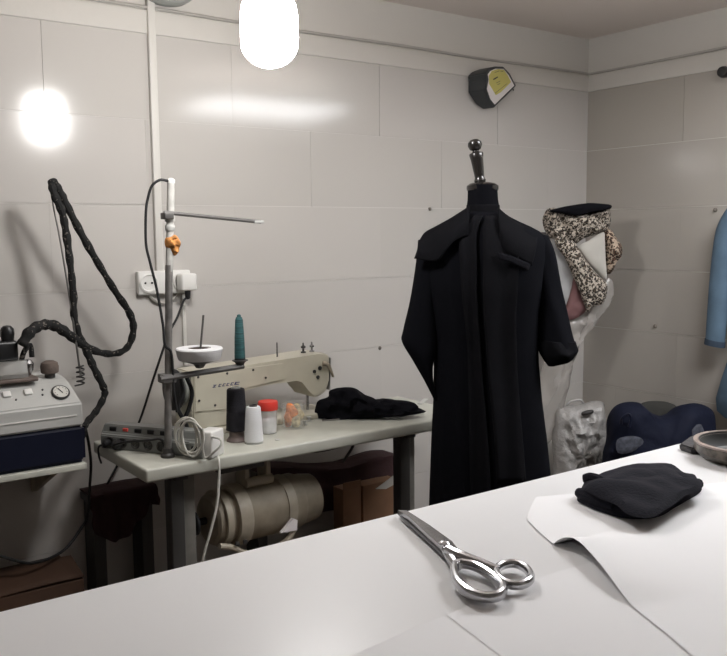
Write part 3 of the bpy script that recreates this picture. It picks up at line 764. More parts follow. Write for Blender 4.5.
# tape reel on the tray
t = thing('tape_reel', s1_+Z*.001, 'wide white reel lying on the left tray of the thread stand', 'reel')
Rr = (pp(222, 352, -.015)-pp(179, 350, -.015)).length/2
obj('tape_roll', G().lathe([(Rr*.55, .002), (Rr*.84, .0), (Rr*.9, .004), (Rr*1.0, .034), (Rr*.96, .038), (Rr*.5, .038), (Rr*.46, .03), (Rr*.46, .006), (Rr*.55, .002)], s1_+Z*.001, n=40, cap=False), M['thread_white'], t)
obj('core', G().lathe([(Rr*.46, .004), (Rr*.46, .036), (Rr*.38, .036), (Rr*.38, .004), (Rr*.46, .004)], s1_+Z*.001, n=32, cap=False), M['cap'], t)
# teal cone
t = thing('thread_cone', s2_+Z*.001, 'teal thread cone standing on the right tray of the thread stand', 'thread')
h = (pp(240, 314, -.015)-pp(240, 359, -.015)).length
obj('thread', G().lathe([(.0165, .004), (.0175, .008), (.0155, h*.5), (.0125, h*.88), (.010, h*.94), (.006, h*.965)], s2_+Z*.001, n=24), M['thread_teal'], t)
obj('cone_tip', G().lathe([(.007, h*.955), (.006, h), (.002, h*1.01)], s2_+Z*.001, n=16), M['thread_teal'], t)
obj('cone_foot', G().lathe([(.0175, 0), (.0175, .005), (.012, .006)], s2_+Z*.001, n=20), M['blackmatte'], t)

# ------------------------------------------------------------------ things on the sewing table
def spool(name, x, y, ytop, wb, wt, mt, lab, foot=None, tip='greylight'):
    b = onz(x, y, SZ); dq = (b-CAM).dot(fw); s = dq/FPX
    h = (y-ytop)*s*1.0; rb, rt = wb*s/2, wt*s/2
    t = thing(name, b, lab, 'thread')
    if foot: fh, fm = foot
    else: fh, fm = .004, 'greylight'
    obj('spool_foot', G().lathe([(rb*.98, .0), (rb*.98, .004), (rb*.72, .006+fh*.3), (rb*.7, fh), (rb*.3, fh+.002)], b, n=24), M[fm], t)
    obj('thread', G().lathe([(rb*.8, fh), (rb, fh+.004), (rb*.99, fh+.01), ((rb+rt)/2, h*.55), (rt, h-.008), (rt*.9, h-.003), (rt*.5, h-.002)], b, n=28), M[mt], t)
    obj('cone_tip', G().lathe([(rt*.55, h-.004), (rt*.5, h+.003), (rt*.35, h+.003), (rt*.35, h-.002)], b, n=18), M[tip], t)
    return t
spool('thread_cone', 237, 440.5, 387, 21, 18, 'thread_black', 'tall black thread cone standing before the sewing machine', foot=(.034, 'pinkcap'))
spool('thread_cone', 254, 443, 405, 19, 15, 'thread_white', 'white thread cone standing beside the red lidded jar', tip='legdark')
# red-lidded jar
b = onz(268.5, 433, SZ); s = (b-CAM).dot(fw)/FPX
t = thing('jar', b, 'clear plastic jar with a red lid behind the white thread cone', 'jar')
rj = 9.3*s
obj('jar_body', G().lathe([(rj*.8, .001), (rj*.9, .003), (rj*.95, 10*s), (rj, 24*s), (rj*.97, 25.5*s)], b, n=28), M['clear'], t)
obj('lid', G().lathe([(rj*1.05, 24*s), (rj*1.08, 25*s), (rj*1.08, 31*s), (rj*1.02, 32.5*s), (.001, 32.5*s)], b, n=32), M['red'], t)
obj('contents', G().lathe([(rj*.7, .004), (rj*.82, .006), (rj*.85, 14*s), (rj*.4, 17*s), (.001, 17.5*s)], b, n=20), M['thread_white'], t)
# glass jar of trimmings
b = onz(293, 427.5, SZ); s = (b-CAM).dot(fw)/FPX; rj = 12*s
t = thing('glass_jar', b, 'open glass jar of orange and cream trimmings on the sewing table', 'jar')
obj('glass_wall', G().lathe([(rj*.9, .0), (rj*.97, .003), (rj, 20*s), (rj*1.0, 25*s), (rj*.94, 25*s), (rj*.92, .006), (.001, .005)], b, n=32, cap=False), M['glass'], t)
for i in range(10):
    an = i*2.4; rr = rj*(.22+.30*(i % 3)/2)
    c = b+V((cos(an)*rr, sin(an)*rr, .008+(i/10)*15*s+3*s))
    ou = [c+A*(cos(k*pi/3)*rj*.42*(.8+.3*((k+i) % 2)))+Z*(sin(k*pi/3)*6.5*s) for k in range(6)]
    obj('trimming', G().puff(ou, B, rj*.35, wr=.004, wf=60, lev=4, sm=3, seed=i), M['orange'] if (c-b).dot(A) < rj*.1 else M['mixed'], t)
# two bobbins and a button
for (x, y, lab) in ((309, 421, 'small clear bobbin on edge between the glass jar and the black heap'), (304.5, 425, 'small clear bobbin lying nearer the table front, right of the glass jar')):
    b = onz(x, y, SZ); tt = thing('bobbin', b, lab, 'bobbin')
    for k in (0, 1): obj('flange', G().lathe([(.010, k*.014), (.010, k*.014+.0018), (.003, k*.014+.0018)], b+Z*.0005, n=18), M['greylight'], tt)
    obj('bobbin_core', G().lathe([(.005, .002), (.005, .014)], b+Z*.0005, n=14), M['thread_white'], tt)
b = onz(277.5, 440, SZ)
obj('button', G().lathe([(.009, 0), (.0095, .0015), (.008, .003), (.001, .002)], b, n=18), M['greylight'], label='small pale button lying on the sewing table by the red lidded jar', cat='button')
# presser ruler like strip and the black cloth heap
qa = [onz(320, 422, SZ), onz(433, 411, SZ)]
obj('needle_case', G().tube([onz(322, 421.5, SZ)+Z*.004, onz(345, 419.5, SZ)+Z*.004], .0035, 8, 0), M['chrome'], label='thin metal rod lying at the left foot of the black heap', cat='rod')
oh = [(316, 419), (317, 402), (328, 397), (330, 390), (345, 387), (355, 389), (361, 394), (372, 398), (380, 402), (385, 399), (398, 401), (412, 402), (418, 406), (419, 410), (426, 411), (415, 415), (390, 417), (360, 419.5), (335, 421)]
hb = onz(370, 418, SZ)
g = G().puff([onq(x, y, hb) for x, y in oh], B, .05, .07, wr=.028, wf=26, lev=12, sm=4, pw=.5, seed=5, edge=.012)
for v in g.bm.verts: v.co.z = max(v.co.z, SZ+.002)
obj('cloth_heap', g, M['black_cloth'], label='crumpled black cloth heap at the right end of the sewing table', cat='cloth', smooth=50)
# strip of pattern card behind the heap
obj('ruler', G().box((onz(423, 402, SZ)+Z*.003), (.11, .02, .003), (V((.8, .6, 0)), V((-.6, .8, 0)), Z)), M['greylight'], label='pale strip ruler lying behind the black heap at the table end', cat='ruler')

# ------------------------------------------------------------------ power strip with coiled lead
e0, e1 = onz(97, 449.5, SZ), onz(205, 460.5, SZ)
ux = (e1-e0).normalized(); uy = V((-ux.y, ux.x, 0))   # away from viewer
if uy.dot(B) > 0: uy = -uy
e0 = e0+uy*.018; e1 = e1+uy*.018
Ls = (e1-e0).length
ctr = (e0+e1)/2+uy*.035; ctr.z = SZ+.001
# it must rest on the table
t = thing('power_strip', ctr, 'long black and grey power strip across the left end of the sewing table', 'power strip')
t_strip = t
def ps(a, b, z): return e0+ux*(a*Ls)+uy*b+Z*(z-e0.z+SZ+.001)
hS = .070
def strip_prof(a): return [ps(a, 0, 0), ps(a, .0, .044), ps(a, .012, .050), ps(a, .02, hS+.006), ps(a, .07, hS+.006), ps(a, .07, 0)]
g = G().rings([strip_prof(0), strip_prof(1)]); bmesh.ops.bevel(g.bm, geom=g.bm.edges[:], offset=.003, segments=2, affect='EDGES')
bdS = obj('strip_body', g, M['stripgrey'], t, smooth=30)
for i, a in enumerate((.07, .19, .31, .43, .55)):
    c = ps(a+.03, .0165, .063)
    mtt = 'redlamp' if i == 1 else 'blackmatte'
    obj('switch', G().box(c, (.026 if i != 1 else .02, .008, .013 if i != 1 else .011), (ux, uy, Z), bev=.002), M[mtt], t)
    c = ps(a+.03, -.0005, .024)
    so = obj('outlet', G().lathe([(.0165, -.001), (.0165, .002), (.014, .003), (.013, -.0005), (.001, -.0005)], c, -uy, 20), M['legdark'], t)
# white end block and inlet
g = G().box(ps(.97, .035, .042), (.055, .075, .084), (ux, uy, Z), bev=.006); obj('end_block', g, M['white'], t)
g = G().box(ps(.90, -.002, .024), (.05, .012, .046), (ux, uy, Z), bev=.003); fr = obj('rocker_frame', g, M['grey'], t)
obj('rocker_switch', G().box(ps(.90, -.010, .024), (.022, .012, .030), (ux, uy, Z), bev=.003), M['black'], fr)
# a black plug in the first outlets
t = thing('black_plug', ps(.15, -.03, .004), 'round black plug pushed into the left end of the power strip', 'plug')
obj('plug_body', G().lathe([(.015, .0), (.016, .006), (.015, .022), (.008, .03), (.004, .034)], ps(.19, -.004, .021), -uy, 18), M['black'], t)
obj('plug_cord', G().tube([ps(.19, -.036, .021), ps(.24, -.042, .030), ps(.34, -.036, .040), ps(.50, -.020, .046), ps(.60, -.012, .05), ps(.63, -.012, .03)], .004, 8), M['black'], t)
t = thing('black_plug', ps(.08, -.03, .004), 'black plug beside the round one, outermost on the power strip', 'plug')
obj('plug_body', G().lathe([(.013, .0), (.014, .006), (.012, .02), (.006, .026)], ps(.085, -.004, .021), -uy, 18), M['black'], t)
obj('plug_cord', G().tube([ps(.085, -.028, .021), ps(.05, -.034, .012), ps(.02, -.02, -.02), ps(.0, .0, -.05)], .0035, 8), M['black'], t)
# white coil
cc = onq(190, 437, ps(.82, -.03, 0))
pts = []; NL = 5
for k in range(NL*14+1):
    an = 2*pi*k/14+.6; q_ = k/(NL*14); rx = .036+.007*sin(k*.37); rz = .053+.006*cos(k*.29)
    pts.append(cc+A*(cos(an)*rx+(q_-.5)*.020)+Z*(sin(an)*rz+.002)+B*(q_*.022-.004+.014*cos(an)))
tail = [onq(204, 457, ps(.9, -.03, 0)), onq(214, 452, ps(.98, -.03, 0)), onq(221, 445, ps(1.03, -.02, 0)), onq(220, 439, ps(1.04, -.01, 0)), onq(212, 437, ps(1.02, .0, 0))]
obj('coiled_lead', G().tube(pts+tail, .0036, 7, 3), M['whitecord'], t_strip, label='white coiled lead')
fy = SY0-.012
pts = [ps(1.02, .01, .03), onz(219, 441, SZ)+Z*.012, onz(216, 447, SZ)+Z*.006, onz(217, 455, SZ)+Z*.006, ony(219, 463, fy), ony(219, 480, fy-.005), ony(217, 505, fy-.01), ony(211, 530, fy-.01), ony(203, 560, fy-.005), ony(198, 600, fy), ony(190, 690, fy)]
obj('hanging_lead', G().tube(pts, .0042, 7, 5), M['whitecord'], t_strip, label='white lead hanging over the table edge')

# ------------------------------------------------------------------ cables round the pole
pts = [pp(168, 181, -.012), pp(160, 180, -.01), pp(152, 186, 0), pp(148, 198, .01), pp(146, 212, .01), pp(146, 243, .01), pp(150, 262, .005), pp(157, 290, 0), pp(163, 325, -.015), pp(165, 345, -.02), pp(171, 352, -.02), pp(173, 372, -.02), pp(174, 392, -.02), pp(177, 412, -.01)]
obj('black_cable', G().tube(pts, .0042, 7, 5), M['blackmatte'], label='black cable looping from the top of the thread stand down its pole', cat='cable', base=pts[-1])
pts = [V((cx+.07, -.07, cz-.06)), ony(184, 300, -.08), ony(177, 318, -.15), ony(168, 335, -.27), ony(163, 350, -.31), ony(153, 380, -.22), ony(140, 420, -.09), ony(128, 444, -.05), ony(117, 466, -.035), ony(104, 492, -.03), ony(98, 520, -.03), ony(95, 600, -.03)]
obj('black_cable', G().tube(pts, .0042, 7, 5), M['blackmatte'], label='black cable slanting from the wall socket down behind the table', cat='cable', base=pts[-1])
for (L, lab) in (([(180, 378), (182, 392), (178, 408), (186, 424), (190, 440)], 'dark cable bundle hanging under the spool arm, nearest the pole'), ([(186, 376), (192, 392), (189, 408), (184, 420), (180, 434)], 'dark cable hanging under the spool arm beside the hand wheel')):
    pts = [ony(x, y, PYs+.05) for x, y in L]
    obj('black_cable', G().tube(pts, .007, 8, 5), M['blackmatte'], label=lab, cat='cable', base=pts[-1])

# ================================================================== steam boiler and iron
BY = -.36
SHZ = ony(40, 470, BY).z
def by(x, y, d=0): return ony(x, y, BY+d)
xr = by(86.5, 463).x; xl = xr-.62
SHZ = by(85, 463).z
t = thing('wall_shelf', ((xl+xr)/2, -.18, SHZ-.02), 'pale board shelf on the back wall under the steam boiler', 'shelf')
obj('board', G().box(((xl+xr)/2-.1, -.185, SHZ-.009), (xr-xl+.2, .36, .018), bev=.002), M['creamtop'], t)
for xx in (xr-.08, xl+.1):
    obj('bracket', G().prism([V((xx, -.006, SHZ-.019)), V((xx, -.30, SHZ-.019)), V((xx, -.30, SHZ-.028)), V((xx, -.02, SHZ-.16)), V((xx, -.006, SHZ-.16))], (.018, 0, 0)), M['motor'], t)
t = thing('steam_boiler', ((xl+xr)/2, -.2, SHZ), 'grey and navy steam boiler on the wall shelf with pressure gauge', 'steam boiler')
f = BY+.006; zb = SHZ+.001
zn = by(85, 425).z; zt = by(85, 388).z; zg = by(85, 404).z
def slab(y0, z0, z1, slope, bev, nm, mt, x0=xl, x1=xr):
    P = [V((x0, y0, z0)), V((x0, y0+slope, z1)), V((x0, -.06, z1)), V((x0, -.06, z0))]
    g = G().prism(P, (x1-x0, 0, 0)); bmesh.ops.bevel(g.bm, geom=g.bm.edges[:], offset=bev, segments=3, affect='EDGES')
    return obj(nm, g, M[mt], t, smooth=35)
slab(f, zb, zn, 0, .012, 'lower_casing', 'navy', xl, xr+.004)
zk = by(85, 403).z; ztop_ = ony(50, 377, -.24).z
P = [V((xl, f+.004, zn-.002)), V((xl, f+.006, zk)), V((xl, f+.075, ztop_-.012)), V((xl, f+.11, ztop_)), V((xl, -.06, ztop_)), V((xl, -.06, zn-.002))]
g = G()
ra = [p.copy() for p in P]; rb_ = [p+V((xr-xl, 0, 0)) for p in P]
for q_ in (2, 3, 4): rb_[q_].x -= .022
g.rings([ra, rb_]); bmesh.ops.bevel(g.bm, geom=g.bm.edges[:], offset=.005, segments=3, affect='EDGES')
obj('control_panel', g, M['greylight'], t, smooth=35)
slope_n = V((0, -(ztop_-.012-zk), .069)).normalized()
def onpanel(x, y):
    o = V((0, f+.006, zk)); v = ray(x, y); return CAM+v*((o-CAM).dot(slope_n)/v.dot(slope_n))
obj('panel_seam', G().box(((xl+xr)/2, f+.005, by(60, 418).z), (xr-xl-.04, .006, .003)), M['white'], t)
# gauge
gc = onpanel(60.5, 393)-slope_n*.001; gax = slope_n
gup = gax.cross(X)
if gup.z < 0: gup = -gup
ga = obj('pressure_gauge', G().lathe([(.026, 0), (.028, .006), (.025, .009), (.022, .008)], gc, gax, 28), M['legdark'], t)
obj('dial', G().lathe([(.0225, .006), (.0225, .0086), (.001, .0087)], gc, gax, 28), M['dial'], ga)
obj('needle', G().tube([gc+gax*.0098+X*-.006+gup*.013, gc+gax*.0098+X*.001, gc+gax*.0098+X*.004-gup*.006], .0014, 6, 0), M['black'], ga)
for k in range(9):
    an = radians(-40+k*32.5); c = gc+gax*.0092+X*(cos(an)*.018)+gup*(sin(an)*.018)
    obj('dial_tick', G().box(c, (.002, .002, .001), (X, gup, gax)), M['black'], ga)
for (x, y) in ((6.5, 395), (28, 392.5), (-22, 397)):
    p = onpanel(x, y); obj('rocker_switch', G().box(p, (.024, .022, .014), (X, gup, gax), bev=.003), M['white'], t)
for (x, y) in ((42.5, 390), (42.5, 395), (16, 400)):
    p = onpanel(x, y); obj('indicator', G().lathe([(.003, -.001), (.003, .003), (.001, .004)], p, gax, 10), M['legdark'], t)
# filler cap
p = ony(50, 377, -.24); p.z = ztop_
obj('filler_neck', G().lathe([(.016, -.002), (.016, .014)], p, n=18), M['legdark'], t)
obj('filler_cap', G().lathe([(.022, .012), (.027, .016), (.028, .034), (.025, .046), (.014, .052), (.001, .053)], p, n=22), M['cap'], t)
# spring and rod that carry the hose
sp0 = ony(80, 382, -.2); sp0.z = ztop_; sp0.x = min(sp0.x, xr-.03)
spx = ony(80.5, 375, -.2).x; zs_ = ony(80, 384, -.2).z
hel = [V((spx-.02, -.2, zs_-.004)), V((spx, -.2, zs_-.002))]+[V((spx+.012*cos(k*pi/4), -.2+.012*sin(k*pi/4), zs_+.002+k*.0019)) for k in range(4*8)]
obj('rod_spring', G().tube(hel, .0028, 6, 2), M['legdark'], t)
rod = [V((spx, -.2, zs_+.03))]+[ony(x, y, -.2) for x, y in ((77, 350), (73, 320), (68, 288), (60, 240), (54, 210), (50, 186), (50, 180), (54, 180))]
obj('hose_rod', G().tube(rod, [.0035, .0035, .0035, .003, .0025, .0022, .0022, .0022, .0022], 7, 5), M['wire'], t)
# hose
hy = -.2
hp = [(22, 345, -.27), (30, 332, -.26), (42, 325, -.24), (55, 326, -.22), (68, 334, -.20), (82, 344, -.185), (100, 352.5, -.17), (118, 353, -.16), (129, 345, -.155), (133.5, 328, -.155), (129, 312, -.16), (115, 291, -.17), (98, 263, -.18), (82, 235, -.19), (68, 208, -.195), (60, 192, -.2), (54, 182, -.205), (51.5, 184, -.21), (55, 196, -.215), (62, 212, -.215), (66, 232, -.21), (70, 262, -.205), (73, 290, -.2), (74, 315, -.195), (79, 335, -.185), (87, 352, -.18), (94, 368, -.19), (103, 386, -.19), (104.5, 395, -.19), (97, 410, -.2), (88, 421, -.22), (84, 428, -.25)]
pts = [ony(x, y, yy) for x, y, yy in hp]
rr = [.016, .018, .016, .017, .016, .014, .0125, .011, .011, .012, .012, .012, .011, .0125, .012, .013, .012, .011, .012, .013, .012, .013, .011, .013, .011, .012, .013, .012, .012, .011, .011, .011, .009]
P = catmull(pts, 7)
g = G(); 
rad = []
for i in range(len(P)):
    t_ = i/(len(P)-1)*(len(rr)-1); k = min(int(t_), len(rr)-2); rad.append((rr[k]+(rr[k+1]-rr[k])*(t_-k))*(1+.12*sin(i*1.3)))
g.tube(P, rad, 10, 0)
th_ = thing('steam_hose', pts[-1], 'mottled black steam hose looping up over the rod above the boiler', 'hose')
obj('hose_sleeve', g, M['hose'], th_)
obj('hose_end', G().tube([pts[-1], pts[-1]+V((-.005, -.0, -.03)), pts[-1]+V((-.03, .05, -.05))], [.010, .008, .007], 8, 4), M['blackmatte'], th_)
# iron
ic = ony(8, 378, -.25); ic.z = ztop_
t = thing('steam_iron', ic, 'black handled steam iron resting on top of the boiler', 'iron')
def ir(x, y, d=0): return ony(x, y, -.25+d)
xi0, xi1 = ir(-38, 370).x, ir(26, 370).x
obj('iron_rest', G().box(((xi0+xi1)/2, -.23, ztop_+.006), (xi1-xi0+.05, .13, .012), bev=.004), M['cap'], t)
def sole(z, k): 
    return [V((xi0+.01, -.23, z))+V((0, 0, 0)), V((xi0+.07, -.23-.045*k, z)), V((xi1-.02, -.23-.055*k, z)), V((xi1, -.23-.045*k, z)), V((xi1, -.23+.045*k, z)), V((xi1-.02, -.23+.055*k, z)), V((xi0+.07, -.23+.045*k, z))]
zi = ztop_+.013; zi2 = ir(10, 361).z
g = G().rings([sole(zi, 1), sole(zi+.012, 1), sole(zi+.014, .92), sole(zi2, .78)]); obj('sole_plate', g, M['ironmetal'], t)
hz0, hz1 = zi2-.002, ir(10, 341).z
g = G().box(((xi0+xi1)/2-.004, -.23, (hz0+hz1)/2), (xi1-xi0-.03, .05, hz1-hz0), bev=.010); obj('handle_housing', g, M['black'], t)
pk = ir(9, 335); obj('handle_knob', G().lathe([(.018, -.02), (.021, 0), (.020, .016), (.012, .026), (.001, .028)], V((pk.x, -.23, pk.z)), n=20), M['black'], t)
pv = ir(28, 368); pv.y = -.24
obj('valve', G().lathe([(.006, -.03), (.016, -.02), (.020, 0), (.016, .02), (.006, .028)], pv, (.2, -.3, 1), 18), M['chrome'], t)
obj('valve_pipe', G().tube([V((xi1-.01, -.235, zi2-.01)), ir(24, 352), ir(30, 345), ir(32, 357)], .008, 8), M['hose'], t)
# cable from the boiler to the floor
pts = [ony(86, 430, -.26), ony(89, 445, -.2), ony(91, 465, -.16), ony(89.5, 490, -.14), ony(88, 515, -.14), ony(80, 530, -.15), ony(70, 544, -.17), ony(60, 553, -.2)]
BXY = -.27
cb = []
obj('black_cable', G().tube(pts+[ony(45, 560, -.24), ony(28, 563, -.26), ony(10, 559, -.25), ony(-8, 553, -.24), ony(-40, 540, -.2)], .0048, 7, 5), M['blackmatte'], label='black cable drooping from the boiler corner over the brown carton', cat='cable', base=pts[3])
# brown carton low on the left
za = ony(30, 560, -.28).z-.065
x1 = ony(80, 570, -.28).x
t = thing('cardboard_box', (x1-.35, -.22, 0), 'dark brown carton on the floor below the wall shelf', 'box')
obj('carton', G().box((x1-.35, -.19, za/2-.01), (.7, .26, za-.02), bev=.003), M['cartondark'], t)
g = G().grid(lambda u, v: V((x1-.70+.70*u, -.32-.0+.13*v, za-.012+.012*sin(u*9)*.3+.03*v)), 10, 4); obj('flap', g, M['cartondark'], t, solid=.004)

# ================================================================== things behind and below the sewing table
# low bench with maroon cloth
bx0 = ony(88, 500, -.10).x; bx1 = ony(392, 460, -.08).x
zl = ony(92, 493, -.12).z; zr = ony(385, 457, -.12).z
zbn = zl
zr_ = .555
def bench(x0, x1, z, dep, lab):
    t = thing('bench', ((x0+x1)/2, -.02-dep/2, 0), lab, 'bench')
    obj('seat_board', G().box(((x0+x1)/2, -.014-dep/2, z-.03), (x1-x0, dep, .025), bev=.003), M['legdark'], t)
    for xx in (x0+.03, x1-.03): obj('leg', G().box((xx, -.014-dep/2, (z-.045)/2), (.04, dep*.9, z-.045)), M['legdark'], t)
bxm = ony(156, 500, -.13).x; bxr = ony(255, 480, -.12).x
bench(bx0, bxm, zbn, .11, 'low dark bench behind the left legs of the sewing table')
bench(bxr, bx1, zr_, .11, 'low dark bench behind the motor, under the sewing table')
def drape(x0, x1, zfun, drop, lab, seed):
    def f(u, v):
        x = x0+(x1-x0)*u; zt_ = zfun(u); n_ = noise.noise(V((x*6, v*3, seed)))
        if v < .3: return V((x, -.012-.12*(v/.3), zt_+.006*n_))
        w = (v-.3)/.7
        return V((x+.02*n_, -.132-.012*sin(u*25+seed)*w-.02*w-.01*n_, zt_-drop(u)*w+.008*n_))
    obj('maroon_cloth', G().grid(f, 40, 16), M['maroon'], label=lab, cat='cloth', solid=.006, smooth=80)
xm0, xm1 = bx0, ony(156, 500, -.13).x
drape(xm0, xm1, lambda u: zbn-.008+.004*u, lambda u: .07+.10*sin(pi*min(1, .15+u)), 'dark maroon cloth sagging off the bench left of the table leg', 1)
xm2, xm3 = ony(255, 480, -.12).x, bx1
drape(xm2, xm3, lambda u: zr_-.008+.05*max(0, 1-u*1.6)+.008*sin(u*9), lambda u: .20*(1-.6*u**2), 'dark maroon cloth draped off the bench right of the motor', 6)
# cartons right of the motor
cA = ony(362, 487, -.22); wq = .12
for (xa_, xb_, yt, yy, lab) in ((343, 361, 490, -.24, 'narrow tan carton on the floor right of the motor'), (363, 397, 486, -.22, 'tan carton with a torn white corner beside the right table legs')):
    a, b_ = ony(xa_, yt, yy), ony(xb_, yt, yy)
    t = thing('cardboard_box', ((a.x+b_.x)/2, yy+.04, 0), lab, 'box')
    zt2 = a.z
    obj('carton', G().box(((a.x+b_.x)/2, yy+.035, zt2/2), (b_.x-a.x, .07, zt2), bev=.002), M['carton'], t)
    if xb_ > 380:
        P = [ony(376, 489, yy-.004), ony(396, 474, yy-.004), ony(397, 483, yy-.004), ony(386, 489, yy-.004)]
        obj('torn_flap', G().prism(P, (0, .004, 0)), M['offwhite'], t)
    else:
        obj('flap', G().box(((a.x+b_.x)/2, yy+.0, zt2+.012), (b_.x-a.x-.004, .004, .03)), M['carton'], t)

# ================================================================== corner: hung fabrics
LB = ony(583, 250, -.30)
def lq(x, y, b=0): return onq(x, y, LB, b)
t = thing('clothes_peg', (LB.x, -.004, LB.z), 'dark peg rail on the back wall carrying the leopard fabrics', 'peg')
obj('rail_plate', G().box((LB.x, -.010, LB.z+.06), (.18, .012, .05), bev=.003), M['legdark'], t)
for dx in (-.06, .04): obj('peg', G().tube([(LB.x+dx, -.012, LB.z+.06), (LB.x+dx, -.12, LB.z+.065), (LB.x+dx, -.28, LB.z+.075)], .009, 10, 4), M['legdark'], t)
def cloth(nm, pts, b, th, mt, lab, seed=0, wr=.02, wf=16, tb=None, sm=4, edge=.008, pw=.5, cat='fabric'):
    g = G().puff([lq(x, y, b) for x, y in pts], B, th, tb, wr=wr, wf=wf, lev=9, sm=sm, seed=seed, edge=edge, pw=pw)
    for v in g.bm.verts: v.co.y = min(v.co.y, -.016); v.co.x = min(v.co.x, -.016)
    return obj(nm, g, M[mt], label=lab, cat=cat, smooth=60)
cloth('leopard_fabric', [(543, 217), (549, 208), (560, 209), (580, 213), (596, 211), (608, 208), (611, 218), (609, 228), (600, 233), (585, 238), (575, 244), (563, 243), (550, 237), (544, 228)], .03, .07, 'leopard', 'leopard print fabric bundle under the folded black cloth in the corner', 1, tb=.08, wr=.05, wf=20)
cloth('leopard_fabric', [(555, 236), (566, 236), (576, 244), (582, 254), (592, 268), (602, 279), (607, 284), (607, 294), (602, 304), (594, 306), (588, 312), (584, 304), (578, 288), (572, 274), (564, 256), (556, 246)], .06, .045, 'leopard', 'long leopard print tail hanging below the bundle, left of the white panel', 2, tb=.03)
cloth('leopard_fabric', [(604, 229), (611, 230), (617, 239), (622, 246), (621, 256), (615, 264), (611, 273), (606, 272), (604, 255), (603, 240)], .02, .05, 'leopard2', 'brown leopard print fold sticking out at the right of the white panel', 3, tb=.05)
cloth('white_fabric', [(578, 247), (588, 241), (603, 232), (605, 240), (606, 262), (606.5, 281), (598, 273), (587, 262)], .045, .022, 'offwhite', 'plain off white panel hanging between the leopard prints', 4, wr=.004, tb=.02, sm=3, edge=.0, pw=.35)
cloth('folded_cloth', [(549, 211.5), (556, 208.5), (570, 205.5), (588, 203), (600, 203.5), (611, 205), (610, 209), (600, 211), (588, 213), (576, 216), (562, 213.5)], .10, .03, 'black_cloth', 'flat folded black cloth on top of the leopard bundle', 12, wr=.006, tb=.10, sm=3, edge=.002, pw=.3, cat='cloth')
cloth('grey_garment', [(552, 240), (560, 242), (568, 254), (574, 268), (577, 278), (572, 292), (568, 306), (562, 312), (556, 300), (550, 270)], .015, .03, 'greycloth', 'pale grey garment hanging under the leopard bundle beside the coat', 5, wr=.012, tb=.03)
cloth('pink_garment', [(574, 276), (579, 286), (584, 300), (586, 310), (580, 316), (570, 320), (564, 314), (568, 300), (571, 288)], .03, .02, 'pinkcloth', 'dusty pink garment peeping out below the leopard print', 6, wr=.012, tb=.02)
cloth('plastic_cover', [(600, 282), (612, 280), (613, 298), (604, 310), (595, 317), (586, 330), (577, 352), (570, 378), (564, 405), (556, 432), (545, 446), (534, 440), (536, 400), (544, 360), (552, 325), (562, 308), (580, 312), (592, 308)], -.02, .03, 'film', 'clear plastic garment cover hanging down to the plastic bag', 7, wr=.03, wf=20, tb=.03, edge=.012, cat='cover')

# plastic bag on floor
PB = ony(580, 440, -.30)
def bq(x, y, b=0): return onq(x, y, PB, b)
ol = [(556, 412), (563, 406), (575, 405), (588, 402), (600, 401), (605, 407), (606, 430), (604, 460), (606, 500), (600, 545), (555, 550), (548, 510), (553, 470), (552, 440)]
g = G().puff([bq(x, y) for x, y in ol], B, .09, .10, wr=.03, wf=24, lev=14, sm=5, seed=11, edge=.01, pw=.4)
zm = min(v.co.z for v in g.bm.verts)
for v in g.bm.verts:
    v.co.y = min(v.co.y, -.016)
    k = (PB.z+.15-v.co.z)
    v.co.z = v.co.z if k < .2 else PB.z-.05-(k-.2)*( (PB.z-.05)/((PB.z+.15-zm)-.2) )
t = thing('plastic_bag', (PB.x, PB.y, 0), 'crumpled clear plastic bag standing between the coat and the navy bag', 'bag')
obj('bag_body', g, M['bag'], t, smooth=50)
g = G().puff([bq(x, y, .075) for x, y in ((582, 412), (592, 409.5), (593, 413), (583, 416))], B, .012, .004, wr=.002, lev=4, sm=3); obj('tag', g, M['legdark'], t, label='small dark tag')
g = G().tube([bq(566, 407), bq(570, 402), bq(580, 400), bq(584, 404)], .006, 8); obj('handle', g, M['bag'], t)

# navy bag
NB = onx(660, 430, -.33)
def nq(x, y, b=0): return onq(x, y, NB, b)
t = thing('navy_bag', (NB.x, NB.y, 0), 'bulky navy bag with two humps standing against the right wall', 'bag')
def floorit(g, zref):
    zm = min(v.co.z for v in g.bm.verts)
    for v in g.bm.verts:
        if v.co.z < zref: v.co.z = zref-(zref-v.co.z)*zref/(zref-zm)
        v.co.x = min(v.co.x, -.02)
ol = [(602, 462), (606, 440), (607, 420), (614, 407), (626, 402), (640, 403), (649, 411), (660, 416), (671, 413), (680, 406), (694, 403), (708, 407), (715, 416), (715, 440), (714, 470), (712, 530), (660, 545), (606, 530)]
g = G().puff([nq(x, y) for x, y in ol], B, .12, .10, wr=.02, wf=11, lev=12, sm=4, seed=4, edge=.005, pw=.45); floorit(g, .45)
obj('bag_body', g, M['navycloth'], t, smooth=60)
for L in ([(617, 440), (630, 436), (641, 438), (643, 444), (632, 452), (618, 453)], [(686, 430), (699, 424), (703, 428), (704, 436), (692, 440), (686, 440)]):
    g = G().puff([nq(x, y, .105) for x, y in L], B, .006, .02, wr=.003, lev=5, sm=3); obj('printed_patch', g, M['patch'], t, label='grey printed patch')
g = G().tube([nq(621, 424, .10), nq(622, 418, .11), nq(628, 414, .112), nq(631, 419, .11), nq(629, 427, .11)], .006, 8); obj('strap', g, M['navy'], t)
ol = [(640, 408), (645, 402), (658, 401), (670, 403), (678, 410), (680, 440), (678, 520), (640, 520), (638, 440)]
g = G().puff([nq(x, y, -.16) for x, y in ol], B, .04, .03, wr=.012, wf=14, lev=9, sm=4, seed=9); floorit(g, .45)
obj('olive_sack', g, M['olive'], label='dark olive sack showing between the two humps of the navy bag', cat='sack', smooth=60)

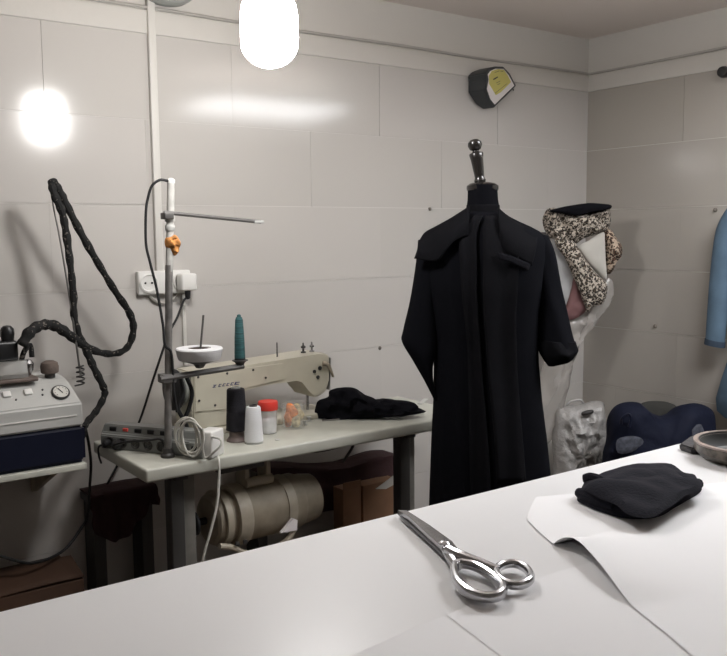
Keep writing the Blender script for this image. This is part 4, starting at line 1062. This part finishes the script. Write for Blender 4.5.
# blue shirt on the right wall
def sq(x, y, X_=-.07): return onx(x, y, X_)
P0 = sq(727, 205); yc = P0.y-.232; zt_ = P0.z+.035
t = thing('blue_shirt', (-.07, yc, .66), 'pale blue long sleeved shirt hanging on the right wall', 'shirt')
zb_ = sq(712, 410).z
def yz(y, z, x=-.07): return V((x, y, z))
bo_ = [yz(yc+.06, zt_+.01), yz(yc+.17, zt_-.03), yz(yc+.20, zt_-.09), yz(yc+.19, zt_-.3), yz(yc+.19, 1.0), yz(sq(716, 400).y-.005, zb_), yz(yc, zb_-.02), yz(yc-.21, zb_), yz(yc-.20, 1.0), yz(yc-.2, zt_-.09), yz(yc-.17, zt_-.03), yz(yc-.06, zt_+.01)]
g = G().puff(bo_, (-1, 0, 0), .035, .035, wr=.014, wf=9, lev=9, sm=4, seed=2, edge=.004, pw=.4); obj('body', g, M['denim'], t, smooth=60)
def slv(sgn):
    c = [yz(yc+sgn*.175, zt_-.045), yz(yc+sgn*.225, zt_-.15), yz(yc+sgn*.245, zt_-.35), yz(yc+sgn*.26, sq(708, 340).z)]
    return G().tube([p+V((-.01, 0, 0)) for p in c], [.035, .048, .050, .046], 14, 6, flat=((1, 0, 0), .55)), c[-1]
for sgn in (1, -1):
    g, e = slv(sgn); s_ = obj('sleeve', g, M['denim'], t, smooth=60)
    obj('cuff', G().tube([e+V((-.01, 0, .004)), e+V((-.01, sgn*.003, -.022))], .049, 14, 0, flat=((1, 0, 0), .58)), M['denimdark'], s_, label='dark blue cuff')
g = G().tube([yz(yc+.06, zt_+.0, -.10), yz(yc+.03, zt_-.03, -.115), yz(yc, zt_-.07, -.12), yz(yc-.03, zt_-.03, -.115), yz(yc-.06, zt_, -.10)], .016, 10); obj('collar', g, M['denim'], t)
for k in range(6): obj('button', G().lathe([(.006, 0), (.006, .002), (.001, .003)], V((-.112, yc, zt_-.14-.11*k)), (-1, 0, 0), 12), M['white'], t)
th2 = thing('coat_hanger', (-.05, yc, zt_), 'wire hanger on the right wall holding the blue shirt', 'hanger')
obj('hook', G().tube([V((-.006, yc, zt_+.075)), V((-.03, yc, zt_+.10)), V((-.065, yc, zt_+.085)), V((-.07, yc, zt_+.05)), V((-.07, yc, zt_+.0))], .0025, 8), M['wire'], th2)
obj('shoulder_bar', G().tube([V((-.07, yc-.17, zt_-.045)), V((-.07, yc, zt_+.0)), V((-.07, yc+.17, zt_-.045))], .004, 8, 0), M['wire'], th2)

# ================================================================== world and view
w = bpy.data.worlds.new('world'); S.world = w; w.use_nodes = True
bg = w.node_tree.nodes['Background']; bg.inputs[0].default_value = (.8, .85, .9, 1); bg.inputs[1].default_value = .05
vs = S.view_settings
vs.view_transform = 'Standard'; vs.look = 'None'; vs.gamma = 1; vs.use_curve_mapping = False
vs.exposure = 0.50
